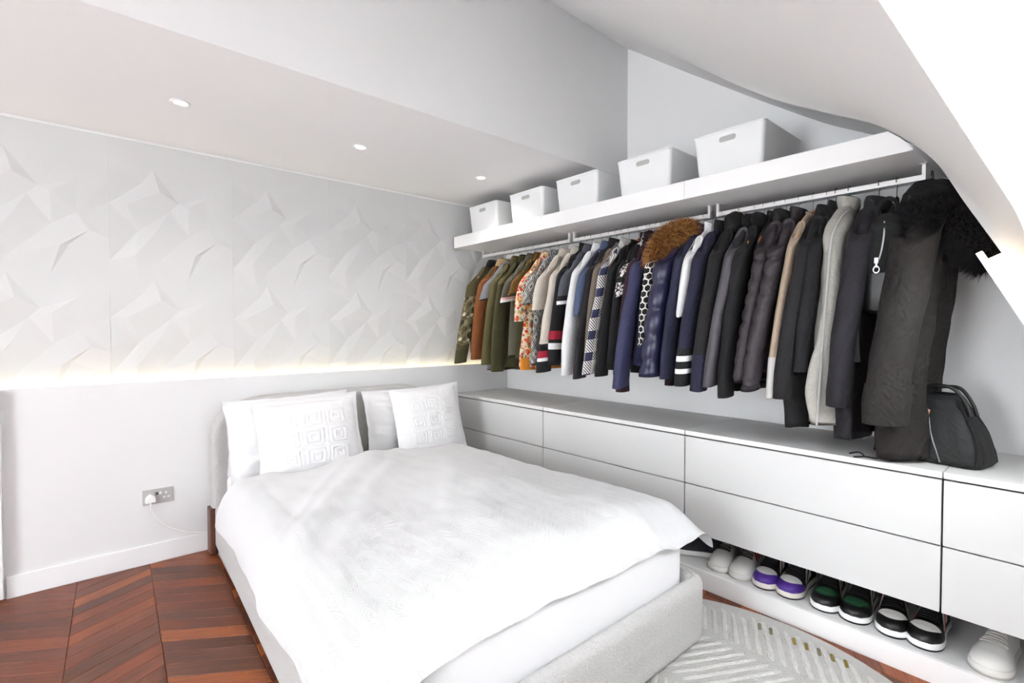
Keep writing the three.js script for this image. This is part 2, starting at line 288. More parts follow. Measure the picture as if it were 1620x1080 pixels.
// --- garment rails
const RX = 2.66, RY = 1.948;
[['garment rail nearest the relief wall, hanging under the shelf', -3.435, -2.43], ['middle garment rail packed with hangers under the shelf', -2.40, -1.392], ['right garment rail under the shelf ending by the sloping roof', -1.357, -0.462]].forEach(([label, z0, z1]) => {
  const t = thing('garment_rail', label, 'clothes rail', [RX, RY, z0], 0, 'garment rails under the shelf'), w = z1 - z0;
  mesh('bar', rbox(-0.008, 0.008, 0, 0.024, 0, w, 0.003), M.rail, t);
  for (const z of [0, w - 0.014]) { const b = mesh('bracket', rbox(-0.011, 0.011, -0.003, 2.0155 - RY, z, z + 0.014, 0.002), M.rail, t); mesh('bracket_plate', rbox(-0.018, 0.018, 2.0125 - RY, 2.0155 - RY, z - 0.006, z + 0.02, 0.001), M.rail, b); }
});
// --- storage bins
{
  const ev = new Evaluator(); ev.attributes = ['position', 'normal'];
  const ring = (hx, hz, y, r) => { const p = []; for (const [sx, sz, a0] of [[1, 1, 0], [-1, 1, 1], [-1, -1, 2], [1, -1, 3]]) for (let k = 0; k <= 5; k++) { const a = (a0 + k / 5) * Math.PI / 2; p.push(V(sx * (hx - r) + r * Math.cos(a), y, sz * (hz - r) + r * Math.sin(a))); } return p; };
  const W0 = 0.163, W1 = 0.180, D0 = 0.212, D1 = 0.23, H = 0.215;
  const rows = [ring(0.001, 0.001, 0, 0.0005), ring(D0 - 0.004, W0 - 0.004, 0, 0.016), ring(D0, W0, 0.004, 0.02), ring(D1 - 0.001, W1 - 0.001, H - 0.012, 0.022), ring(D1 + 0.001, W1 + 0.001, H - 0.010, 0.022), ring(D1 + 0.001, W1 + 0.001, H - 0.001, 0.022), ring(D1 - 0.001, W1 - 0.001, H, 0.022), ring(D1 - 0.004, W1 - 0.004, H - 0.001, 0.02), ring(D0 - 0.003, W0 - 0.003, 0.005, 0.018), ring(0.001, 0.001, 0.0045, 0.0005)];
  const body = new Brush(gridGeo(rows, { wrapU: true, flip: true }).toNonIndexed()); body.geometry.deleteAttribute('uv'); body.geometry.computeVertexNormals();
  const slotShape = roundRect(-0.043, -0.0135, 0.043, 0.0135, 0.0134), sg = new THREE.ExtrudeGeometry(slotShape, { depth: 0.2, bevelEnabled: false }); sg.rotateY(Math.PI / 2); sg.translate(-D1 - 0.1, 0.170, 0); sg.deleteAttribute('uv');
  const cut = new Brush(sg.toNonIndexed()); body.updateMatrixWorld(); cut.updateMatrixWorld();
  const g = ev.evaluate(body, cut, SUBTRACTION).geometry; g.setAttribute('uv', new THREE.Float32BufferAttribute(new Float32Array(g.attributes.position.count * 2), 2));
  const lip = gridGeo([0, 1].map((k) => { const p = []; for (let i = 0; i < 40; i++) { const a = i / 40 * 6.2832, c = Math.cos(a), s = Math.sin(a); p.push(V(k * 0.006, 0.0125 * s, (c > 0 ? 0.0295 : -0.0295) + 0.0125 * c)); } return p; }), { wrapU: true });
  let first = null;
  [[-3.185, 'white plastic storage bin nearest the relief wall, smallest in view'], [-2.683, 'second white plastic storage bin from the relief wall'], [-2.205, 'middle white plastic storage bin in the shelf row of five'], [-1.697, 'white plastic storage bin beside the largest-looking right-hand bin'], [-1.205, 'white plastic storage bin at the roof-slope end of the row']].forEach(([z, label], i) => {
    const t = thing('storage_bin', label, 'storage box', [2.455 + D1, 2.1105, z], 0, 'white storage bins on the shelf');
    if (!first) { mesh('tub', g, M.bin, t); const l = mesh('handle_rim', lip, M.bin, t); l.position.set(-D1 + 0.0035, 0.170, 0); mesh('handle_shade', rbox(-D1 + 0.006, -D1 + 0.009, 0.152, 0.188, -0.048, 0.048, 0.001), std(lin(0.42, 0.42, 0.41), 0.6), t); first = t; }  // grey plate: the shade inside the handle slot is put into its colour
    else { t.add(...first.clone().children); }
  });
}

// ================================================================ BED
const BF = -1.05;   // foot end
{
  const bed = thing('bed_frame', 'upholstered bed frame in pale grey boucle with rounded headboard and walnut legs', 'bed', [0, 0, 0]);
  const s = new THREE.Shape(), R = 0.12;
  s.moveTo(0.622, 3.39); s.lineTo(0.51, 1.05 + R + 0.1); s.quadraticCurveTo(0.50, 1.05, 0.50 + R, 1.045); s.lineTo(2.03 - R, 1.045); s.quadraticCurveTo(2.035, 1.045, 2.035, 1.045 + R); s.lineTo(2.06, 3.39); s.closePath();
  const hole = new THREE.Path(); roundRect(0.655, 1.115, 1.975, 3.385, 0.09, hole); s.holes.push(hole);
  const g = new THREE.ExtrudeGeometry(s, { depth: 0.195, bevelEnabled: true, bevelThickness: 0.035, bevelSize: 0.035, bevelOffset: -0.035, bevelSegments: 6, curveSegments: 16 });
  g.rotateX(-Math.PI / 2); g.translate(0, 0.067, 0); mesh('side_rail', g, M.boucle, bed);
  mesh('slat_base', box(0.66, 1.97, 0.17, 0.19, -3.36, -1.13), M.walnut, bed);
  const h = new THREE.Shape(); h.moveTo(0.612, 0.06); h.lineTo(0.612, 0.66); h.bezierCurveTo(0.612, 0.80, 0.68, 0.905, 0.92, 0.918); h.lineTo(1.85, 0.922); h.bezierCurveTo(2.08, 0.91, 2.13, 0.80, 2.13, 0.66); h.lineTo(2.13, 0.06); h.closePath();
  const hg = new THREE.ExtrudeGeometry(h, { depth: 0.05, bevelEnabled: true, bevelThickness: 0.028, bevelSize: 0.028, bevelOffset: -0.028, bevelSegments: 6, curveSegments: 20 }); hg.translate(0, 0, -3.472);
  mesh('headboard', hg, M.boucle, bed);
  const leg = (x, z, w, d, hh, y0 = 0) => { const q = prism([[-d / 2, hh], [d / 2, hh], [d / 2 - 0.02, y0], [-d / 2 + 0.03, y0]], w, 0.004); q.rotateY(Math.PI / 2); q.translate(x, 0, z); return q; };
  mesh('leg', rbox(0.596, 0.630, 0.0, 0.275, -3.485, -3.395, 0.008), M.walnut, bed);
  mesh('leg', rbox(2.10, 2.135, 0.0, 0.275, -3.485, -3.395, 0.008), M.walnut, bed);
  mesh('leg', leg(0.62, -1.2, 0.06, 0.12, 0.1, 0.022), M.walnut, bed); mesh('leg', leg(1.93, -1.14, 0.06, 0.12, 0.1, 0.022), M.walnut, bed);
}
{
  const t = thing('mattress', 'white mattress in a smooth fitted sheet on the boucle bed frame', 'mattress', [0, 0, 0]);
  const s = roundRect(0.665, 1.115, 1.968, 3.375, 0.10);
  const g = new THREE.ExtrudeGeometry(s, { depth: 0.23, bevelEnabled: true, bevelThickness: 0.03, bevelSize: 0.03, bevelOffset: -0.03, bevelSegments: 5, curveSegments: 16 });
  g.rotateX(-Math.PI / 2); g.translate(0, 0.222, 0); mesh('fitted_sheet', g, M.linen, t);
}
{ // duvet
  const t = thing('duvet', 'puffy white duvet with a stitched chevron texture spread over the bed', 'duvet', [0, 0, 0]);
  const NU = 130, NV = 130, top = [], bot = [];
  for (let i = 0; i <= NV; i++) {
    const v = i / NV, rowT = [], rowB = [];
    for (let j = 0; j <= NU; j++) {
      const u = j / NU;
      // across the bed: hem on the open side, crown, short drop on the cabinet side
      const xl = lerp(0.565, 0.465, v), xr = lerp(2.06, 2.075, v) + 0.012 * smooth(0.75, 1, v);
      let x, y;
      const drop = 0.17 * 0 + lerp(0.22, 0.25, v);
      if (u < 0.2) { const a = (u / 0.2), b = Math.sin(a * Math.PI / 2); x = xl + 0.17 * (1 - Math.cos(a * Math.PI / 2)) * 1.0; y = 0.31 + drop * Math.pow(b, 0.9); }
      else if (u > 0.88) { const a = (1 - u) / 0.12, b = Math.sin(a * Math.PI / 2); x = xr - 0.13 * (1 - Math.cos(a * Math.PI / 2)); y = 0.46 + (0.10) * b; }
      else { const a = (u - 0.2) / 0.68; x = lerp(xl + 0.17, xr - 0.13, a); y = lerp(0.31 + drop, 0.56, a) + 0.055 * Math.sin(a * Math.PI); }
      let z = lerp(-2.99, BF - 0.02, v);
      const head = smooth(0, 0.12, v); y = lerp(Math.min(y, 0.525), y, head);
      // the foot rolls over
      const f = smooth(0.86, 1, v); const edge = Math.pow(f, 2.2);
      const fall = 0.12 * edge * lerp(1, 0.6, smooth(0.78, 0.95, u));
      y = y - fall; z -= 0.0;
      // folds: long diagonal creases that fan from the open side
      const w = smooth(0, 0.10, u) * (1 - 0.6 * smooth(0.5, 1, u));
      const d1 = (z + 3) * 0.75 + (x - 0.5) * 1.05, wob = 0.6 * noise(x * 2.1, z * 2.1, 3);
      const crease = (k, ph, sharp) => Math.pow(0.5 + 0.5 * Math.sin(d1 * k + ph + wob * 3), sharp);
      let dh = 0.030 * crease(7.5, 0.3, 3) * w + 0.013 * crease(15, 2.1, 4) * w + 0.016 * noise(x * 3.2, z * 3.2, 9) + 0.006 * noise(x * 9, z * 9, 2);
      const sideN = u < 0.2 ? (1 - u / 0.2) : 0;
      y += dh * (1 - sideN * 0.5); x -= sideN * (0.02 * crease(9, 0.9, 2) + 0.015 * noise(z * 4, 1, 1));
      if (u < 0.02) y += 0.02 * noise(z * 5, 3, 1);
      const P = V(x, y, z); rowT.push(P);
      const th = 0.035 * Math.min(1, Math.min(u, 1 - u) * 12, v * 8, (1 - v) * 8 + 0.0) + 0.0;
      const B = P.clone(); if (u < 0.2) { B.x += th * 0.7; B.y -= th * 0.3; } else B.y -= th; rowB.push(B);
    }
    top.push(rowT); bot.push(rowB);
  }
  const uvf = (i, j) => [j / NU * 2.0, i / NV * 2.0];
  mesh('cover', merge([gridGeo(top, { uv: uvf }), gridGeo(bot, { flip: true, uv: uvf })]), M.duvet, t);
}
function pillow(w, h, th, o = {}) {
  const N = o.n || 40, F = o.flange || 0, front = [], back = [];
  for (let i = 0; i <= N; i++) { const a = [], b = []; for (let j = 0; j <= N; j++) {
    const u = j / N * 2 - 1, v = i / N * 2 - 1, iu = clamp(Math.abs(u) / (1 - F / w * 2)), iv = clamp(Math.abs(v) / (1 - F / h * 2));
    const puff = Math.pow((1 - Math.pow(iu, 2.4)) * (1 - Math.pow(iv, 2.4)), 0.55);
    let x = u * w / 2 * (1 - 0.035 * (1 - v * v) * 0 - 0.045 * (1 - Math.pow(Math.abs(v), 2)) * Math.pow(Math.abs(u), 6)), y = v * h / 2 * (1 - 0.06 * (1 - u * u) * Math.pow(Math.abs(v), 6));
    y += 0.006 * noise(u * 4, v * 4, o.s || 1); x += 0.006 * noise(u * 4, v * 4, 5 + (o.s || 1));
    const wk = o.relief ? 0.4 : 1, wr = 0.010 * wk * noise(u * 4, v * 4, (o.s || 1) * 3) + 0.005 * wk * noise(u * 14, v * 9, (o.s || 1) * 7);
    let z = th / 2 * puff + wr * Math.min(1, puff * 2); if (o.relief) z += o.relief(u, v) * Math.min(1, puff * 2);
    a.push(V(x, y, z + 0.002)); b.push(V(x, y, -th / 2 * puff * 0.8 - 0.002));
  } front.push(a); back.push(b); }
  const e = [...front[0], ...front.map((r) => r[N]).slice(1), ...front[N].slice(0, N).reverse(), ...front.map((r) => r[0]).slice(1, N).reverse()], e2 = [...back[0], ...back.map((r) => r[N]).slice(1), ...back[N].slice(0, N).reverse(), ...back.map((r) => r[0]).slice(1, N).reverse()];
  return merge([gridGeo(front, { flip: true }), gridGeo(back), gridGeo([e, e2], { wrapU: true, flip: true })]);
}
function placePillow(name, label, cat, geo, mat, part, [x, y, z], lean, roll, turn = 0, group) {
  const t = thing(name, label, cat, [x, y, z], 0, group); t.rotation.order = 'YXZ'; t.rotation.set(lean, turn, roll); mesh(part, geo, mat, t); return t;
}
placePillow('pillow', 'white sleeping pillow standing rearmost on the side near the socket', 'pillow', pillow(0.76, 0.44, 0.15, { s: 2, flange: 0.02 }), M.linen, 'pillowcase', [1.045, 0.700, -3.335], -0.16, 0.02, 0, 'white sleeping pillows');
placePillow('pillow', 'white flanged sleeping pillow directly behind the larger embroidered cushion', 'pillow', pillow(0.80, 0.45, 0.17, { s: 4, flange: 0.03 }), M.linen, 'pillowcase', [1.045, 0.690, -3.20], -0.24, 0.03, 0, 'white sleeping pillows');
placePillow('pillow', 'white sleeping pillow behind the embroidered cushion nearest the drawer cabinets', 'pillow', pillow(0.80, 0.45, 0.18, { s: 6, flange: 0.025 }), M.linen, 'pillowcase', [1.885, 0.700, -3.23], -0.22, 0.02, 0, 'white sleeping pillows');
{
  const relief = (su, sv, n) => (u, v) => {
    const a = Math.abs(u) / su, b = Math.abs(v) / sv; if (a > 1 || b > 1) return 0;
    const f = (x) => Math.abs(((x + 1) / 2 * n) % 1 - 0.5) * 2, cu = f(u / su), cv = f(v / sv), m = Math.max(cu, cv);
    return 0.0045 * (0.5 + 0.5 * Math.cos(m * Math.PI * 6)) * (m < 0.95 ? 1 : 0.2);
  };
  placePillow('cushion', 'white cushion embroidered with raised nested squares, on the side near the socket', 'cushion', pillow(0.60, 0.47, 0.15, { s: 8, n: 110, flange: 0.01, relief: relief(0.72, 0.72, 3) }), M.linen, 'embroidered_cover', [1.065, 0.685, -3.055], -0.30, 0.02, -0.02, 'embroidered white cushions');
  placePillow('cushion', 'square white cushion embroidered with nested squares, nearest the drawer cabinets', 'cushion', pillow(0.545, 0.50, 0.15, { s: 11, n: 110, flange: 0.01, relief: relief(0.66, 0.66, 3) }), M.linen, 'embroidered_cover', [1.90, 0.690, -3.08], -0.28, 0.04, -0.02, 'embroidered white cushions');
}

// ================================================================ SOCKET, PLUG, CABLE
{
  const t = thing('wall_socket', 'brushed steel double wall socket above the skirting beside the bed', 'socket', [0.358, 0.379, BACK]);
  mesh('face_plate', rbox(-0.073, 0.073, -0.043, 0.043, 0, 0.006, 0.002), M.steel, t);
  const dk = std(lin(0.08, 0.08, 0.08), 0.5);
  mesh('switch', merge([rbox(-0.012, 0.002, 0.008, 0.024, 0.006, 0.010, 0.001)]), dk, t);
  mesh('switch', rbox(0.005, 0.016, 0.009, 0.023, 0.006, 0.010, 0.001), M.white, t);
  mesh('socket_insert', merge([rbox(0.033, 0.043, 0.008, 0.020, 0.006, 0.008, 0.002), rbox(0.022, 0.035, -0.016, -0.007, 0.006, 0.008, 0.002), rbox(0.043, 0.057, -0.016, -0.007, 0.006, 0.008, 0.002)]), M.white, t);
  const p = thing('power_plug', 'white three-pin plug with cable pushed into the steel double socket', 'plug', [0.322, 0.372, BACK + 0.006]);
  const s = new THREE.Shape(); s.moveTo(-0.024, -0.022); s.lineTo(0.024, -0.022); s.quadraticCurveTo(0.027, 0, 0.022, 0.008); s.lineTo(0.006, 0.025); s.quadraticCurveTo(0, 0.029, -0.006, 0.025); s.lineTo(-0.022, 0.008); s.quadraticCurveTo(-0.027, 0, -0.024, -0.022);
  mesh('plug_body', new THREE.ExtrudeGeometry(s, { depth: 0.018, bevelEnabled: true, bevelThickness: 0.005, bevelSize: 0.005, bevelOffset: -0.005, bevelSegments: 3 }), M.white, p);
  mesh('strain_relief', new THREE.CylinderGeometry(0.0055, 0.0045, 0.022, 12).translate(0, -0.031, 0.012), M.white, p);
  mesh('cable', tube([[0, -0.04, 0.012], [0.004, -0.07, 0.010], [0.03, -0.125, 0.008], [0.08, -0.18, 0.009], [0.15, -0.222, 0.012], [0.22, -0.247, 0.013], [0.285, -0.258, 0.013], [0.33, -0.262, 0.012]], 0.0032, 40), M.white, p);
}

// ================================================================ RUG
{
  const t = thing('rug', 'cream carved rug with chevron ridges and mustard dashes beneath the bed foot', 'rug', [0, 0.001, 0]);
  const cx = 1.2, cz = -0.87, A = 1.19, B = 1.0, inside = (x, z, m = 0) => ((x - cx) / (A - m)) ** 2 + ((z - cz) / (B - m)) ** 2 < 1;
  const s = new THREE.Shape(); s.absellipse(cx, -cz, A, B, 0, Math.PI * 2);
  const g = new THREE.ExtrudeGeometry(s, { depth: 0.008, bevelEnabled: true, bevelThickness: 0.004, bevelSize: 0.004, bevelSegments: 2, curveSegments: 90 }); g.rotateX(-Math.PI / 2); g.translate(0, 0.004, 0); mesh('base_pile', g, M.rugLow, t);
  const spines = [0.98, 1.34, 1.70, 2.062, 2.42]; let cnt = 0; const far = [];
  for (let c = 0; c < 4; c++) { const up = c % 2 === 0; for (let k = 0; k < 60; k++) {
    const z0 = -1.95 + k * 0.0475, xa = spines[c], xb = spines[c + 1], pts = [], W = 0.0165;
    const row = (f) => { const x = lerp(xa + 0.006, xb - 0.006, f), zz = z0 + (up ? f : 1 - f) * 0.19 + 0.006 * noise(x * 14, k, 2); return { x, z: zz, w: W * (0.9 + 0.25 * noise(x * 20, k * 3, 1)) }; };
    for (let i = 0; i <= 10; i++) { const r = row(i / 10); if (inside(r.x, r.z, 0.025)) pts.push(r); }
    if (pts.length < 3) continue;
    const rows = pts.map((r, i) => { const e = (i === 0 || i === pts.length - 1) ? 0.35 : 1; return [V(r.x, 0.010, r.z - r.w), V(r.x, 0.010 + 0.008 * e, r.z - r.w * 0.75), V(r.x, 0.010 + 0.0105 * e, r.z), V(r.x, 0.010 + 0.008 * e, r.z + r.w * 0.75), V(r.x, 0.010, r.z + r.w)]; });
    const gg = gridGeo(rows);
    const mx = pts[pts.length >> 1];
    if (mx.x > 1.5 && mx.z > -1.25 && mx.z < -0.3 && cnt < 150) { mesh('pile_ridge', gg, M.rug, t); cnt++; } else far.push(gg);
    if (c === 3 && mx.z > -0.95 && mx.z < -0.3) { for (const f of [0.62, 0.86]) { if (rnd() < 0.25) continue; const r = row(f), dz = 0.024; if (inside(r.x + 0.03, r.z, 0.03)) { const q = new THREE.CapsuleGeometry(0.0085, 0.042, 4, 8); q.rotateZ(Math.PI / 2); q.rotateY(0.42); q.scale(1, 0.6, 1); q.translate(r.x, 0.0135, r.z + dz); mesh('dash', q, rnd() < 0.55 ? M.mustard : M.sage, t); } } }
  } }
  if (far.length) { const m = mesh('pile_ridge', merge(far), M.rug, t); m.userData.kind = 'stuff'; }
}
// ================================================================ CLOTHES ON THE RAILS
const cloth = (hex, rough = 0.92, ex = {}) => new THREE.MeshStandardMaterial({ color: hex, roughness: rough, bumpMap: crumple, bumpScale: 0.006, ...ex });
const printed = (tex, rough = 0.9) => new THREE.MeshStandardMaterial({ color: 0xffffff, map: tex, roughness: rough, bumpMap: crumple, bumpScale: 0.005 });
const blob = (c, x, y, r, n, s) => { c.beginPath(); for (let k = 0; k <= n; k++) { const a = k / n * 6.2832, q = r * (0.75 + 0.5 * Math.abs(noise(x * 0.1 + Math.cos(a) * 1.3, y * 0.1 + Math.sin(a) * 1.3, s))); c.lineTo(x + Math.cos(a) * q, y + Math.sin(a) * q); } c.closePath(); c.fill(); };
const wrapBlob = (c, w, h, x, y, r, n, s) => { for (const dx of [-w, 0, w]) for (const dy of [-h, 0, h]) { c.save(); c.translate(dx, dy); blob(c, x, y, r, n, s); c.restore(); } };
const T = {
  camo: canvasTex(256, 256, (c, w, h) => { c.fillStyle = '#6d6446'; c.fillRect(0, 0, w, h); ['#3a3226', '#8c8360', '#c9c2b0', '#2b251d', '#574c33'].forEach((k, i) => { c.fillStyle = k; for (let q = 0; q < 7; q++) wrapBlob(c, w, h, rnd() * w, rnd() * h, 14 + rnd() * 26, 18, i * 9 + q); }); }, 0.2),
  floral: canvasTex(512, 512, (c, w, h) => { c.fillStyle = '#d9c9b0'; c.fillRect(0, 0, w, h); for (let q = 0; q < 260; q++) { c.fillStyle = ['#d8542c', '#c23322', '#e59a2c', '#8a7a52', '#f0e4d0', '#77766a', '#d06a3a', '#b3a583'][q % 8]; wrapBlob(c, w, h, rnd() * w, rnd() * h, 8 + rnd() * 20, 12, q); } for (let q = 0; q < 40; q++) { const x = rnd() * w, y = rnd() * h; for (let k = 0; k < 5; k++) { c.fillStyle = q % 2 ? '#c5301f' : '#e8872a'; c.beginPath(); c.ellipse(x + 9 * Math.cos(k * 1.257), y + 9 * Math.sin(k * 1.257), 8, 6, k * 1.257, 0, 7); c.fill(); } } }, 0.3),
  aztec: canvasTex(256, 256, (c, w, h) => { c.fillStyle = '#e9e7e2'; c.fillRect(0, 0, w, h); c.strokeStyle = '#24262c'; for (let i = -1; i < 3; i++) for (let j = -1; j < 3; j++) for (const o of [0, 0.5]) { const x = (i + o) * 128, y = (j + o) * 128; for (const [r, l] of [[60, 5], [45, 8], [26, 5], [9, 9]]) { c.lineWidth = l; c.beginPath(); c.moveTo(x, y - r); c.lineTo(x + r, y); c.lineTo(x, y + r); c.lineTo(x - r, y); c.closePath(); c.stroke(); } } }, [0.17, 0.24]),
  mustard: canvasTex(256, 256, (c, w, h) => { c.fillStyle = '#4a3416'; c.fillRect(0, 0, w, h); c.strokeStyle = '#b5822f'; c.lineWidth = 7; for (let i = 0; i < 4; i++) for (let j = 0; j < 8; j++) { c.beginPath(); c.arc(i * 64 + (j % 2) * 32 + 16, j * 32 + 16, 14, 0.4, 5); c.stroke(); } }, 0.11),
  hex: canvasTex(256, 444, (c, w, h) => { c.fillStyle = '#e8e4da'; c.fillRect(0, 0, w, h); c.fillStyle = '#17161a'; for (let i = -1; i < 4; i++) for (let j = -1; j < 5; j++) { const x = i * 128 + (j & 1) * 64, y = j * 111 + 50; c.beginPath(); for (let k = 0; k < 6; k++) c.lineTo(x + 60 * Math.cos(k * 1.0472 + 0.5236), y + 60 * Math.sin(k * 1.0472 + 0.5236)); c.fill(); } }, [0.075, 0.13]),
  bwflower: canvasTex(256, 256, (c, w, h) => { c.fillStyle = '#17171b'; c.fillRect(0, 0, w, h); c.fillStyle = '#ece8e2'; for (let q = 0; q < 46; q++) { const x = rnd() * w, y = rnd() * h, r = 7 + rnd() * 6; for (const dx of [-w, 0, w]) for (const dy of [-h, 0, h]) for (let k = 0; k < 5; k++) { c.beginPath(); c.arc(x + dx + r * Math.cos(k * 1.257), y + dy + r * Math.sin(k * 1.257), r * 0.62, 0, 7); c.fill(); } } }, 0.13),
  plaid: canvasTex(512, 512, (c, w, h) => { c.fillStyle = '#e6e3dc'; c.fillRect(0, 0, w, h); c.fillStyle = '#2b2c49'; const P = 8; for (let y = 0; y < h; y += P) for (let x = 0; x < w; x += P) { const bx = x % 256 < 110, by = y % 256 < 110, d = ((x + y) / P) % 4; if (bx && by) c.fillRect(x, y, P, P); else if ((bx || by) && d < 2) c.fillRect(x, y, P, P); else if (!bx && !by && d < 1) c.fillRect(x, y, P, P); } c.fillStyle = '#f0eee8'; for (const o of [0, 110, 256, 366]) for (let k = 0; k < w; k += 20) { c.fillRect(o, k, 5, 12); c.fillRect(k, o, 12, 5); } }, 0.26),
  denim: canvasTex(256, 256, (c, w, h) => { c.fillStyle = '#46526f'; c.fillRect(0, 0, w, h); for (let q = 0; q < 5000; q++) { c.fillStyle = rnd() < 0.5 ? 'rgba(120,135,165,.35)' : 'rgba(35,40,60,.3)'; c.fillRect(rnd() * w, rnd() * h, 2, 5); } }, 0.12),
  tweed: canvasTex(256, 256, (c, w, h) => { c.fillStyle = '#6e6358'; c.fillRect(0, 0, w, h); for (let q = 0; q < 6000; q++) { c.fillStyle = ['rgba(150,138,124,.5)', 'rgba(60,50,42,.5)', 'rgba(105,92,80,.5)'][q % 3]; c.fillRect(rnd() * w, rnd() * h, 3, 3); } }, 0.1),
  knit: canvasTex(128, 256, (c, w, h) => { c.fillStyle = '#cfc6bb'; c.fillRect(0, 0, w, h); for (let y = 0; y < h; y += 16) { c.fillStyle = y % 32 ? '#8b7f74' : '#e8e3da'; c.fillRect(0, y, w, 6); for (let x = 0; x < w; x += 8) { c.fillStyle = 'rgba(90,80,72,.5)'; c.fillRect(x, y + 8, 4, 4); } } }, 0.055),
  felt: canvasTex(256, 256, (c, w, h) => { c.fillStyle = '#a6a39c'; c.fillRect(0, 0, w, h); for (let q = 0; q < 2600; q++) { c.strokeStyle = rnd() < 0.55 ? 'rgba(225,222,215,.22)' : 'rgba(95,90,80,.18)'; c.lineWidth = 1; c.beginPath(); const x = rnd() * w, y = rnd() * h, a = rnd() * 6.28; c.moveTo(x, y); c.lineTo(x + 12 * Math.cos(a), y + 12 * Math.sin(a)); c.stroke(); } }, 0.16),
};
const wood = [0x9a4a20, 0xb0682f, 0x8a3d1a, 0xc08a55].map((h) => std(h, 0.45)), blackPlastic = std(0x0c0c0e, 0.4);
const hookGeo = tube([[0, -0.07, 0], [0, -0.02, 0], [0.004, -0.008, 0], [0.016, 0.004, 0], [0.0165, 0.02, 0], [0.008, 0.0315, 0], [-0.008, 0.0315, 0], [-0.0165, 0.020, 0], [-0.016, 0.008, 0]], 0.0016, 30, 6);
const armGeo = (() => { const rows = []; for (let i = 0; i <= 28; i++) { const s = i / 28 * 2 - 1, a = Math.abs(s), x = 0.19 * s, y = -0.068 - 0.13 * Math.pow(a, 1.1), hh = 0.016 - 0.005 * a, d = 0.006 - 0.001 * a, end = a > 0.97 ? 0.5 : 1, r = []; for (let k = 0; k < 10; k++) { const t = k / 10 * 6.2832; r.push(V(x, y + hh * end * Math.sin(t), d * end * Math.cos(t))); } rows.push(r); } return merge([gridGeo(rows, { wrapU: true, flip: true }), new THREE.SphereGeometry(0.015, 12, 8).scale(1, 1.2, 0.6).translate(0, -0.066, 0)]); })();
function hanger(z, what, mat, yaw = 0) {
  const t = thing('clothes_hanger', what, 'hanger', [RX, RY, z], yaw, 'hangers on the rails');
  mesh('hook', hookGeo, mat === blackPlastic ? blackPlastic : M.chrome, t); mesh('shoulder_bar', armGeo, mat, t); return t;
}
const sp = (a, p) => Math.sign(a) * Math.pow(Math.abs(a), p);
